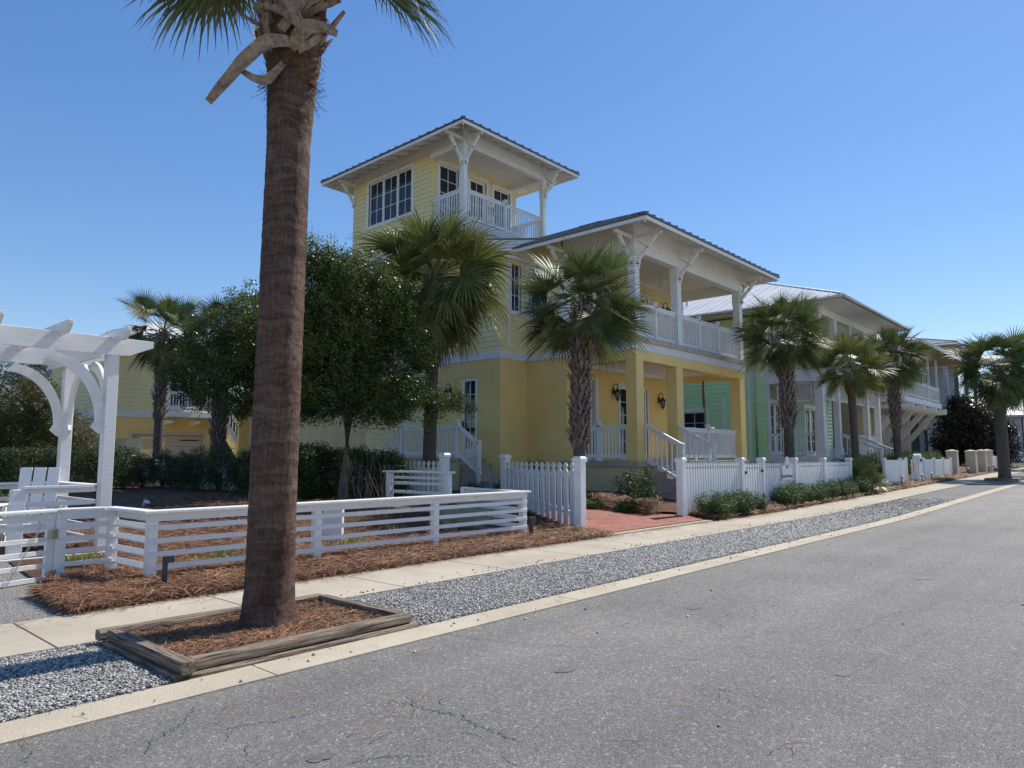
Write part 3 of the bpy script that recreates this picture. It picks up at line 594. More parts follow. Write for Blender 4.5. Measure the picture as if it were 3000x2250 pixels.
def window(W, u0, u1, z0, z1, parent, cols=2, rows=4, units=1, casing=.1, m='white', kind='window', sill=True, door_rail=0, fr=.05):
    mb = MB(); c = casing
    if c:
        W.box(mb, u0-c, u0, z0-(0 if door_rail else .0), z1, -.06, .035); W.box(mb, u1, u1+c, z0, z1, -.06, .035); W.box(mb, u0-c, u1+c, z1, z1+c*1.15, -.06, .042)
        if sill and not door_rail: W.box(mb, u0-c-.02, u1+c+.02, z0-c, z0, -.06, .055)
    wu = (u1-u0)/units; pn = MB()
    for k in range(units):
        a, b = u0+wu*k, u0+wu*(k+1); W.box(mb, a, a+fr, z0, z1, -.09, -.02); W.box(mb, b-fr, b, z0, z1, -.09, -.02); W.box(mb, a+fr, b-fr, z1-fr, z1, -.09, -.022); W.box(mb, a+fr, b-fr, z0, z0+max(fr, door_rail), -.09, -.022)
        ia, ib, za, zb = a+fr, b-fr, z0+max(fr, door_rail), z1-fr; W.box(pn, ia, ib, za, zb, -.085, -.065)
        for i in range(1, cols): u = ia+(ib-ia)*i/cols; W.box(mb, u-.011, u+.011, za, zb, -.062, -.045)
        for j in range(1, rows): z = za+(zb-za)*j/rows; W.box(mb, ia, ib, z-.011, z+.011, -.061, -.046)
    o = mb.build(kind, m, parent); pn.build('pane', 'glass', o)
    if kind == 'door':
        h = MB(); h.tube([W.pt(u0+fr*.7, z0+1.0, 0), W.pt(u0+fr*.7, z0+1.0, .05), W.pt(u0+fr*.7+.1, z0+1.0, .05)], .012, 6); W.box(h, u0+fr*.35, u0+fr*1.05, z0+.9, z0+1.15, -.018, 0.0); h.build('handle', 'iron', o)
    return o
def railing(parent, p0, p1, z0, z1, h=.98, m='white', newels=(0,1), sp=.115, bw=.035, cap=True, nw=.1, name='railing', base=.09, ext=0, newel_up=.12, newel_drop=.0):
    a = Vector((*p0, z0)); b = Vector((*p1, z1)); d = b-a; hz = Vector((d.x,d.y,0)); L = hz.length; mb = MB(); up = Vector((0,0,1))
    mb.bar(a+up*h, b+up*h, .10, .045); mb.bar(a+up*(h-.065), b+up*(h-.065), .04, .085); mb.bar(a+up*(base+.045), b+up*(base+.045), .045, .09)
    n = int(L/sp)
    for i in range(1, n):
        q = a+d*(i/n); mb.box(q.x-bw/2, q.y-bw/2, q.z+base+.05, q.x+bw/2, q.y+bw/2, q.z+h-.04)
    o = mb.build(name, m, parent)
    for t in newels:
        q = a+d*t; nb = MB(); zt = q.z+h+newel_up; nb.box(q.x-nw/2, q.y-nw/2, q.z-newel_drop, q.x+nw/2, q.y+nw/2, zt)
        nb.box(q.x-nw*.68, q.y-nw*.68, zt, q.x+nw*.68, q.y+nw*.68, zt+.03); k = nw*.6; nb.add([(q.x-k,q.y-k,zt+.03),(q.x+k,q.y-k,zt+.03),(q.x+k,q.y+k,zt+.03),(q.x-k,q.y+k,zt+.03),(q.x,q.y,zt+.07)], [(0,1,4),(1,2,4),(2,3,4),(3,0,4)])
        nb.box(q.x-nw*.62, q.y-nw*.62, q.z, q.x+nw*.62, q.y+nw*.62, q.z+.16); nb.build('newel_post', m, o)
    return o
def hip_roof(parent, x0, x1, y0, y1, ze, s, m='roof_dark', pitch=.42, fascia=.11, edge=.05, fm='white', sm='soffit', tails=True, tail_len=.95, gutter=False, tsp=.62, skip=''):
    zt = ze+fascia+edge; hx = (x1-x0)/2; hy = (y1-y0)/2; r = min(hx, hy)
    if hx <= hy: A = ((x0+x1)/2, y0+r); B = ((x0+x1)/2, y1-r)
    else: A = (x0+r, (y0+y1)/2); B = (x1-r, (y0+y1)/2)
    zr = zt+r*s; mb = MB(); e = .04
    def shell(off, k):
        return [(x0-k,y0-k,zt-off),(x1+k,y0-k,zt-off),(x1+k,y1+k,zt-off),(x0-k,y1+k,zt-off),(A[0],A[1],zr+k*s-off),(B[0],B[1],zr+k*s-off)]
    fc = [(0,1,4),(1,2,5,4),(2,3,5),(3,0,4,5)] if hx <= hy else [(0,1,5,4),(1,2,5),(2,3,4,5),(3,0,4)]
    a = shell(0, e); b = shell(.045, e); mb.add(a+b, fc+[tuple(6+i for i in f[::-1]) for f in fc]+[(0,1,7,6),(1,2,8,7),(2,3,9,8),(3,0,6,9)])
    # standing seams
    def seams(L, base, along, inn, half):
        n = max(2, int(L/pitch))
        for i in range(1, n):
            t = L*i/n; run = min(t, L-t, half)+0.0; p = Vector(base)+Vector(along)*t; q = p+Vector(inn)*run; mb.bar((p.x-inn[0]*e, p.y-inn[1]*e, zt+.022-e*s), (q.x, q.y, zt+run*s+.022), .032, .06)
    seams(x1-x0, (x0,y0,0), (1,0,0), (0,1,0), hy if hx > hy else hx); seams(x1-x0, (x0,y1,0), (1,0,0), (0,-1,0), min(hx,hy)); seams(y1-y0, (x0,y0,0), (0,1,0), (1,0,0), min(hx,hy)); seams(y1-y0, (x1,y0,0), (0,1,0), (-1,0,0), min(hx,hy))
    for c, q in (((x0,y0),A),((x1,y0),A if hx <= hy else B),((x1,y1),B),((x0,y1),B if hx <= hy else A)): mb.bar((c[0],c[1],zt+.03), (q[0],q[1],zr+.03), .16, .045)
    mb.bar((A[0],A[1],zr+.03), (B[0]+.001,B[1]+.001,zr+.03), .18, .05)
    ro = mb.build('roof', m, parent)
    f = MB(); th = .03; z0_, z1_ = ze, ze+fascia
    f.box(x0,y0,z0_,x1,y0+th,z1_); f.box(x0,y1-th,z0_,x1,y1,z1_); f.box(x0,y0+th,z0_,x0+th,y1-th,z1_); f.box(x1-th,y0+th,z0_,x1,y1-th,z1_); f.build('fascia', fm, ro)
    if gutter:
        g = MB()
        g.tube([(x0-.06,y0-.06,ze+.06),(x1+.06,y0-.06,ze+.06)], .07, 8); g.tube([(x0-.06,y0-.06,ze+.06),(x0-.06,y1,ze+.06)], .07, 8); g.build('gutter', 'gutter', ro, smooth=True)
    k = -.035; a = shell(.055+.0, k); sf = MB(); sf.add(a, fc); sf.build('soffit', sm, ro)
    if tails:
        tl = tail_len; dz = .055
        def tl_(p, inn):
            q = (p[0]+inn[0]*tl, p[1]+inn[1]*tl); t_ = MB(); t_.bar((p[0]+inn[0]*.06, p[1]+inn[1]*.06, zt-dz-.06+.06*s), (q[0], q[1], zt-dz-.06+tl*s), .045, .12); t_.build('rafter_tail', fm, ro)
        n = int((x1-x0-1.2)/tsp)
        for i in range(n+1):
            x = x0+.6+(x1-x0-1.2)*i/n; tl_((x,y0),(0,1)); tl_((x,y1),(0,-1))
        n = int((y1-y0-1.2)/tsp)
        for i in range(n+1):
            y = y0+.6+(y1-y0-1.2)*i/n; tl_((x0,y),(1,0)); tl_((x1,y),(-1,0))
        for c, q in (((x0,y0),A),((x1,y0),(A if hx<=hy else B)),((x0,y1),(B if hx<=hy else A)),((x1,y1),B)):
            v = Vector((q[0]-c[0], q[1]-c[1], 0)).normalized()*tl*1.414; t_ = MB(); t_.bar((c[0]+v.x*.06, c[1]+v.y*.06, zt-dz-.08), (c[0]+v.x, c[1]+v.y, zt-dz-.08+tl*s), .05, .15); t_.build('rafter_tail', fm, ro)
    return ro
def bracket(parent, p, n, z0, z1, reach, m='white'):
    "knee brace fixed to a post face at p (x,y), reaching along n"
    n = Vector((*n,0)); P = Vector((*p,0)); up = Vector((0,0,1)); mb = MB(); h = z1-z0; w = .085
    mb.bar(P+n*.05+up*(z0+.05), P+n*.05+up*(z0+.32), .09, .10, up=n)
    mb.bar(P+n*.02+up*z0, P+n*.06+up*(z0+.09), .09, .05, up=n, w2=.09, h2=.12)
    mb.bar(P+n*.05+up*(z0+.20), P+n*(reach-.14)+up*(z1-.10), w, .095)
    mb.bar(P+n*0+up*(z1-.04), P+n*reach+up*(z1-.04), w+.01, .10)
    mb.bar(P+n*reach+up*(z1-.04), P+n*(reach+.07)+up*(z1-.01), w+.01, .10, w2=w, h2=.05)
    o = mb.build('bracket', m, parent); r = MB(); md = P+n*(reach*.48)+up*(z0+.20+(h-.3)*.48)
    r.tube([P+n*.02+up*(z1-.14), md], .008, 5); r.tube([md-n.cross(up)*.06, md+n.cross(up)*.06], .02, 8); r.build('tie_rod', 'iron', o); return o
def lantern(W, u, z, label, group='black wall lanterns on the yellow house', s=1.0):
    p = W.pt(u, z, 0); t = thing('wall_lantern', label, 'wall lantern', p, group=group); n = W.n; up = Vector((0,0,1)); sd = W.d; c = n*.17*s
    mb = MB(); mb.bar(n*.0+up*-.10*s, n*.0+up*.12*s, .12*s, .05*s, up=n); 
    pts = [n*.03*s+up*.05*s]+[n*(.1+.085*math.cos(a))*s+up*(.17+.085*math.sin(a))*s for a in np.linspace(3.6,-.5,12)]+[c+up*.10*s]
    mb.tube([n*.02*s+up*-.04*s, n*.09*s+up*-.07*s, n*.11*s+up*-.02*s], .012*s, 6); mb.tube(pts, .013*s, 6); mb.build('scroll_arm', 'iron', t)
    b = MB(); b.lathe([(.01*s,.11*s),(.03*s,.09*s),(.05*s,.05*s),(.13*s,0),(.13*s,-.02*s),(.10*s,-.03*s)], c, 8); b.lathe([(.058*s,-.25*s),(.065*s,-.27*s),(.03*s,-.30*s),(.012*s,-.36*s),(.004*s,-.38*s)], c, 8)
    for k in range(8):
        a = 2*math.pi*k/8+.39; b.bar(c+sd*math.cos(a)*.095*s+n*math.sin(a)*.095*s-up*.03*s, c+sd*math.cos(a)*.06*s+n*math.sin(a)*.06*s-up*.25*s, .012*s, .012*s)
    b.build('lantern_cage', 'iron', t); g = MB(); g.lathe([(.085*s,-.035*s),(.052*s,-.245*s)], c, 8); g.build('lantern_glass', 'lampglass', t)
    return t
# ------------------------------------------------------------------ the yellow house
def yellow_house():
    H = thing('beach_house', 'yellow two storey beach house with corner lookout tower and double porch', 'house', (0,0,0))
    X0, X1, XW = 17.22, 24.44, 15.94; YF, YB, YI = 10.76, 13.5, 14.85; FL = 1.30
    # --- ground floor walls
    wS = Wall((XW,26.0),(XW,YI)); du0, du1 = 26-16.54, 26-15.85
    solid_wall(Wall((XW,17.6),(XW,YI+.006)), .2, 4.5, 'stucco', H, [(17.6-16.54,17.6-15.85,1.42,3.94)])
    lap_wall(Wall((XW,21.6),(XW,17.6)), .2, 4.5, 'siding', H, course=.19)
    solid_wall(Wall((XW+.05,26.2),(XW+.05,21.6)), .2, 4.5, 'stucco_pale', H)
    window(Wall((XW,17.6),(XW,YI)), 17.6-16.54, 17.6-15.85, 1.42, 3.94, H, cols=2, rows=5, casing=0, kind='door', fr=.10, door_rail=.25)
    solid_wall(Wall((XW,YI),(X0,YI)), .2, 4.5, 'stucco', H)
    solid_wall(Wall((X0,YI+.1),(X0,13.60)), .2, 4.5, 'stucco', H); solid_wall(Wall((X0-.02,13.6),(X0-.02,13.22)), .2, 4.49, 'stucco', H, th=.36)
    fb = MB(); fb.box(X0+.04,YF+.05,.0,X1-.04,YF+.25,1.13); fb.box(X0+.043,YF+.25,.0,X0+.24,13.215,1.128); fb.box(X1-.24,YF+.25,.0,X1-.043,YB,1.128); fb.build('foundation', 'stucco_pale', H)
    sl = MB(); sl.box(X0-.04,YF-.05,1.13,X1+.05,YB,FL); sl.build('porch_floor', 'paver_edge', H, bevel=.01)
    bw = Wall((X0+.01,YB),(X1-.1,YB)); ops = [(.75,1.72,FL,3.9),(3.25,5.05,FL,3.86)]
    solid_wall(bw, FL, 4.5, 'stucco', H, ops)
    window(bw, *ops[0], H, cols=1, rows=5, casing=.0, kind='door', fr=.11, door_rail=.22); window(bw, *ops[1], H, cols=1, rows=5, units=2, casing=.0, kind='door', fr=.11, door_rail=.22)
    sh = MB(); bw.box(sh, 1.72, 1.80, FL, 3.98, -.1, .12); bw.box(sh, 1.80, 1.88, FL, 3.98, -.1, .09); bw.box(sh, 1.88,1.95,FL,3.98,-.1,.05); bw.box(sh,.7,1.72,3.9,3.98,-.1,.05); bw.box(sh,5.05,5.12,FL,3.92,-.1,.03); bw.box(sh,3.18,3.25,FL,3.92,-.1,.03); bw.box(sh,3.18,5.12,3.86,3.92,-.1,.031); sh.build('door_surround', 'trim', H)
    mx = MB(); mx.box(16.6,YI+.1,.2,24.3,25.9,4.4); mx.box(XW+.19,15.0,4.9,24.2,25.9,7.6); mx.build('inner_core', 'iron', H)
    for a, b in ((X0,X0+.39),(19.52,19.92),(X1-.42,X1)):
        p = MB(); p.box(a,YF,FL,b,YF+.36,4.18); p.build('porch_pillar', 'stucco', H, bevel=.012)
    p = MB(); p.box(X1-.42,13.2,FL,X1,13.5,4.18); p.build('porch_pillar', 'stucco', H, bevel=.012)
    bm_ = MB(); bm_.box(X0,YF,4.18,X1,YF+.36,4.5); bm_.box(X0,YF+.36,4.18,X0+.36,13.22,4.5); bm_.box(X1-.36,YF+.36,4.18,X1,13.49,4.5); bm_.build('porch_beam', 'stucco', H, bevel=.012)
    c = MB(); c.box(X0+.3,YF+.3,4.40,X1-.3,13.46,4.45); c.box(X0+.3,13.40,4.28,X1-.36,13.47,4.40); c.build('porch_ceiling', 'white', H)
    bd = MB(); z0, z1 = 4.47, 4.70
    bd.box(XW-.03,YI-.03,z0,XW+.0,26.0,z1); bd.box(XW,YI-.03,z0,X0-.03,YI+.0,z1); bd.box(X0-.035,13.6,z0,X0,YI-.03,z1); bd.box(X0-.06,YF-.03,z0,X0,13.6,z1); bd.box(X0,YF-.03,z0,X1+.03,YF+.0,z1); bd.box(X1,YF,z0,X1+.03,YB,z1); bd.build('belt_course', 'trim', H)
    sl = MB(); sl.box(X0-.10,YF-.07,4.70,X1+.07,YB,4.86); sl.build('upper_deck', 'paver_edge', H, bevel=.008)
    # --- upper walls
    lap_wall(Wall((XW,26.0),(XW,YI+.02)), 4.70, 7.95, 'siding', H, [(26-24.2,26-22.9,6.,7.4),(26-21.0,26-19.6,5.6,7.4),(26-18.3,26-17.4,5.0,6.6)])
    window(Wall((XW,26.0),(XW,YI)), 26-21.0,26-19.6,5.6,7.4, H, units=2, cols=2, rows=3); window(Wall((XW,26.0),(XW,YI)), 26-18.3,26-17.4,5.0,6.6, H, cols=2, rows=3)
    window(Wall((XW,26.0),(XW,YI)), 26-24.2,26-22.9,6.,7.4, H, units=2, cols=2, rows=3)
    lap_wall(Wall((XW,YI),(X0,YI)), 4.70, 8.05, 'siding', H, [(.50,.97,6.02,7.62)]); window(Wall((XW,YI),(X0,YI)), .50, .97, 6.02, 7.62, H, cols=2, rows=3, casing=.12)
    fr = MB(); fr.add([(XW-.6,YI-.20,7.66),(17.3,YI-.20,7.66),(17.3,YI-.20,8.30),(XW-.6,YI-.20,7.93),(XW-.6,YI-.12,7.66),(17.3,YI-.12,7.66),(17.3,YI-.12,8.30),(XW-.6,YI-.12,7.93)], [(0,1,2,3),(7,6,5,4),(0,4,5,1),(1,5,6,2),(2,6,7,3),(3,7,4,0)])
    fr.box(XW+.0,YI-.12,7.66,X0,YI,7.74); fr.build('gable_board', 'white', H)
    cb = MB(); cb.box(XW+.33,YI-.035,4.86,XW+.42,YI-.015,7.66); cb.build('corner_board', 'white', H)
    lap_wall(Wall((X0,YI+.05),(X0,YB+.01)), 4.70, 8.4, 'siding', H, [(.17,.93,5.9,7.6)]); window(Wall((X0,YI+.05),(X0,YB)), .17, .93, 5.9, 7.6, H, cols=2, rows=4, casing=.11)
    ub = Wall((X0+.02,YB),(X1-.1,YB)); uo = [(.9,2.9,4.9,7.25),(4.15,5.2,4.9,7.25)]
    lap_wall(ub, 4.86, 8.05, 'siding', H, uo, course=.2)
    window(ub, *uo[0], H, cols=2, rows=5, units=2, kind='door', door_rail=.25, fr=.09); window(ub, *uo[1], H, cols=2, rows=5, kind='door', door_rail=.25, fr=.12)
    # upper porch posts, beams, ceiling
    for cx, cy in ((17.50,10.97),(19.98,10.97),(24.62-.12,10.97),(17.36,13.36),(24.5,13.36)):
        p = MB(); hw = .125; p.box(cx-hw,cy-hw,4.86,cx+hw,cy+hw,7.75); p.box(cx-hw-.02,cy-hw-.02,4.86,cx+hw+.02,cy+hw+.02,5.06); p.box(cx-hw-.015,cy-hw-.015,6.93,cx+hw+.015,cy+hw+.015,7.40); p.build('porch_post', 'white', H, bevel=.008)
    b = MB(); b.box(17.37,10.84,7.40,24.63,11.10,7.86); b.box(17.37,11.10,7.40,17.63,13.48,7.86); b.box(24.37,11.10,7.40,24.63,13.48,7.86); b.box(17.39,10.87,7.86,24.61,10.98,8.42); b.box(17.39,10.98,7.86,17.5,13.5,8.42); b.box(24.5,10.98,7.86,24.61,13.5,8.42); b.build('porch_header', 'white', H)
    c = MB()
    for i in range(30):
        x = 17.6+i*.2267; c.box(x+.004,11.08,7.74,x+.222,13.48,7.77)
    c.box(17.6,11.08,7.77,24.4,13.48,7.80); c.box(17.63,13.40,7.60,24.37,13.49,7.74); c.build('beadboard_ceiling', 'soffit', H)
    for cx in (17.50,19.98,24.5): bracket(H, (cx,10.845), (0,-1), 6.95, 7.86, .78)
    bracket(H, (17.375,10.97), (-1,0), 6.95, 7.86, .78); bracket(H, (17.235,13.36), (-1,0), 6.95, 7.86, .72); bracket(H, (24.625,10.97), (1,0), 6.95, 7.86, .74)
    # roofs
    hip_roof(H, 16.32, 25.5, 9.80, 20.0, 7.84, .42, pitch=.40)
    r = MB(); za = 8.0; s = .24
    r.add([(15.02,14.60,za),(18.6,14.60,za+3.58*s),(18.6,26.5,za+3.58*s),(15.02,26.5,za),(15.02,14.60,za-.05),(18.6,14.60,za+3.58*s-.05),(18.6,26.5,za+3.58*s-.05),(15.02,26.5,za-.05)], [(0,1,2,3),(7,6,5,4),(0,4,5,1),(1,5,6,2),(2,6,7,3),(3,7,4,0)])
    for i in range(28):
        y = 14.8+i*.42; r.bar((15.02,y,za+.02),(18.6,y,za+3.58*s+.02),.028,.036)
    ro = r.build('wing_roof', 'roof_dark', H); f = MB(); f.box(15.05,14.63,7.84,15.08,26.4,7.95)
    f.add([(15.05,14.62,7.80),(18.5,14.62,7.80+3.45*s),(18.5,14.62,7.95+3.45*s),(15.05,14.62,7.95),(15.05,14.65,7.80),(18.5,14.65,7.80+3.45*s),(18.5,14.65,7.95+3.45*s),(15.05,14.65,7.95)], [(0,1,2,3),(7,6,5,4),(0,4,5,1),(1,5,6,2),(2,6,7,3),(3,7,4,0)]); f.build('fascia', 'white', ro)
    for i in range(19): 
        y = 14.95+i*.6; tl = MB(); tl.bar((15.10,y,7.90),(15.94,y,7.90+.84*s),.045,.11); tl.build('rafter_tail', 'white', ro)
    fz = MB(); fz.box(15.90,14.9,7.86,15.935,26.2,8.19); fz.build('frieze', 'white', ro)
    # --- tower
    wt = Wall((XW,22.72),(XW,18.13)); wops = [(22.72-21.72,22.72-19.20,10.14,11.84)]
    lap_wall(wt, 7.9, 12.2, 'siding', H, wops, course=.175); window(wt, *wops[0], H, cols=2, rows=3, units=3, casing=.12)
    sk = MB(); sk.box(XW-.04,18.1,8.62,XW,22.75,8.86); sk.build('tower_band', 'trim', H)
    wb = Wall((XW,18.13),(20.36,18.13)); tops = [(.36,1.28,9.30,11.78),(1.80,2.72,9.27,11.74),(3.14,4.06,9.30,11.70)]
    lap_wall(wb, 8.6, 12.2, 'siding', H, tops, course=.175)
    for i, q in enumerate(tops): window(wb, *q, H, cols=2, rows=5, kind='door' if i == 1 else 'window', door_rail=.2 if i == 1 else .06, fr=.13 if i == 1 else .06, casing=.11)
    lap_wall(Wall((20.36,18.13),(20.36,22.72)), 7.9, 12.2, 'siding', H, course=.175); lap_wall(Wall((20.36,22.72),(XW,22.72)), 7.9, 12.2, 'siding', H, course=.175)
    d = MB(); d.box(15.84,16.42,9.06,20.17,18.12,9.24); d.box(15.84,18.12,9.06,15.93,18.4,9.24); d.build('tower_deck', 'trim', H)
    k = MB()
    for j, (za, zb, o) in enumerate(((8.98,9.26,.03),(8.62,8.97,.012))):
        k.box(15.84-o,16.42-o,za,20.17+o,16.45,zb); k.box(15.84-o,16.45,za,15.87,18.13,zb); k.box(20.14,16.45,za,20.17+o,18.13,zb)
    k.build('deck_skirt', 'trim', H)
    for cx, cy in ((15.93,16.51),(20.08,16.51)):
        p = MB(); p.box(cx-.085,cy-.085,9.25,cx+.085,cy+.085,11.85); p.box(cx-.10,cy-.10,11.12,cx+.10,cy+.10,11.85); p.build('tower_post', 'white', H, bevel=.006)
    b = MB(); b.box(15.85,16.43,11.80,20.16,16.62,12.16); b.box(15.85,16.62,11.80,16.03,18.13,12.16); b.box(19.98,16.62,11.80,20.16,18.13,12.16); b.box(15.87,16.45,12.16,20.14,16.55,12.46); b.box(15.87,16.55,12.16,15.95,18.13,12.46); b.box(20.06,16.55,12.16,20.14,18.13,12.46); b.box(15.90,18.13,12.03,15.935,22.75,12.46); b.box(15.90,22.725,12.03,20.36,22.77,12.46); b.box(20.385,18.13,12.03,20.42,22.7,12.46); b.build('tower_header', 'white', H)
    c = MB()
    for i in range(20):
        x = 16.03+i*.1975; c.box(x+.004,16.6,12.04,x+.193,18.12,12.07)
    c.box(16.03,16.6,12.07,19.98,18.12,12.10); c.build('beadboard_ceiling', 'soffit', H)
    bracket(H, (15.85,16.51), (-1,0), 11.12, 12.06, .70); bracket(H, (15.93,16.425), (0,-1), 11.12, 12.06, .74); bracket(H, (20.08,16.425), (0,-1), 11.12, 12.06, .74); bracket(H, (20.165,16.51), (1,0), 11.12, 12.06, .74); bracket(H, (XW,22.66), (-1,0), 11.12, 12.06, .72); bracket(H, (15.86,16.6), (1,0), 7.95, 8.62, .5)
    kb = MB(); kb.bar((15.95,17.9,8.0),(15.95,16.55,8.55),.09,.12); kb.build('deck_knee_brace', 'white', H)
    hip_roof(H, 15.02, 21.16, 15.62, 23.60, 12.02, .36, pitch=.40, tail_len=.85, tsp=.6)
    railing(H, (15.93,18.05), (15.93,16.6), 9.25, 9.25, 1.08, newels=(), m='white'); r_ = railing(H, (16.02,16.51), (20.0,16.51), 9.25, 9.25, 1.08, newels=(.49,), m='white'); railing(H, (20.08,16.6), (20.08,18.1), 9.25, 9.25, 1.08, newels=(), m='white')
    # porch railings
    railing(H, (17.42,11.14), (17.42,13.2), FL, FL, 1.02, newels=(.52,)); railing(H, (19.93,10.95), (24.0,10.95), FL, FL, 1.02, newels=(.47,)) ; railing(H, (24.25,11.14), (24.25,13.2), FL, FL, 1.02, newels=(.4,.75))
    railing(H, (17.45,11.12), (17.45,13.25), 4.86, 4.86, 1.06, newels=(.5,)); railing(H, (17.64,10.97), (19.85,10.97), 4.86, 4.86, 1.06, newels=(.46,)); railing(H, (20.11,10.97), (24.37,10.97), 4.86, 4.86, 1.06, newels=(.32,.64)); railing(H, (24.5,11.1), (24.5,13.2), 4.86, 4.86, 1.06, newels=(.5,))
    # front steps
    st = MB()
    for i in range(6):
        z = FL-.175*(i+1); y = YF-.05-.30*(i+1); st.box(17.64,y,.0,19.5,y+.30,z); st.box(17.60,y-.03,z,19.54,y+.30,z+.05)
    st.build('front_steps', 'paver_edge', H)
    for x, y1 in ((17.66,9.62),(19.56,9.62)):
        railing(H, (x,YF-.02), (x,y1), FL+.02, FL-.56, 1.02, newels=(1,), sp=.14, newel_up=-.02, newel_drop=.6, base=-.05)
    # side landing and steps
    sd = MB(); sd.box(14.86,15.55,.1,XW,18.3,1.28); sd.build('landing_wall', 'stucco_pale', H); sp = MB(); sp.box(14.80,15.50,1.28,XW,18.3,1.38)
    for i in range(6):
        z = 1.38-.165*(i+1); y = 15.5-.29*(i+1); sp.box(14.95,y,.0,XW+.55,y+.30,z-.05); sp.box(14.90,y-.03,z-.05,XW+.6,y+.30,z)
    sp.build('side_steps', 'paver_edge', H)
    railing(H, (14.9,18.25), (14.9,15.62), 1.38, 1.38, 1.0, newels=(0,1)); railing(H, (14.9,15.55), (14.9,14.72), 1.34, .80, 1.0, newels=(1,), newel_up=.05, newel_drop=.5); railing(H, (14.9,19.5), (14.9,18.3), .62, 1.38, 1.0, newels=(0,), newel_up=.02, newel_drop=.3)
    # back wing with porch (behind the palm trunk)
    lap_wall(Wall((17.4,30.0),(17.4,26.1)), .3, 5, 'siding', H)
    return bw, ub, wb
bw, ub, wb = yellow_house()
lantern(bw, 20.12-17.22, 3.62, 'black scroll lantern on the lower porch wall, left of the glass doors')
lantern(bw, 23.10-17.22, 3.50, 'black scroll lantern on the lower porch wall, right of the glass doors')
lantern(ub, 23.55-17.22, 6.95, 'black scroll lantern high on the upper porch wall beside the door', s=1.1)
lantern(wb, 18.86-15.94, 10.75, 'small black lantern on the tower balcony wall between door and window', s=.9)
sidew = Wall((15.94,17.6),(15.94,14.85)); lantern(sidew, .22+.3, 3.55, 'black lantern beside the side door half hidden by oak leaves')
def fan(x, y, z, label, m='white'):
    t = thing('ceiling_fan', label, 'ceiling fan', (x,y,z), group='ceiling fans on the porches of the yellow house'); mb = MB(); mb.tube([(0,0,0),(0,0,-.28)], .02, 8); mb.build('rod', m, t); h = MB(); h.lathe([(.04,-.2),(.11,-.24),(.12,-.32),(.06,-.38),(.03,-.42)], (0,0,0), 14); h.build('motor', m, t)
    for k in range(5):
        a = k*1.2566+.5; b = MB(); b.bar((.1*math.cos(a),.1*math.sin(a),-.30),(.65*math.cos(a),.65*math.sin(a),-.33),.10,.012,w2=.15); b.build('blade', m, t)
fan(19.3,12.2,4.40,'white ceiling fan under the lower porch ceiling'); fan(21.3,12.2,7.74,'white ceiling fan under the upper porch roof')
def ropes():
    t = thing('hanging_swing_rope', 'brown swing rope hanging from the right side porch beam', 'rope', (23.9,12.1,4.2))
    for i, (dx, m_) in enumerate(((0,'rope'),(.12,'rope'))):
        mb = MB(); pts = [Vector((0,0,0)),Vector((dx*.3,.02,-.4)),Vector((dx*.9,.02,-.9)),Vector((dx+.02,0,-1.1)),Vector((dx*1.4,.03,-1.9))]; mb.tube(pts, [.03,.035,.028,.012,.012], 6); mb.build('rope_strand', m_, t)
ropes()
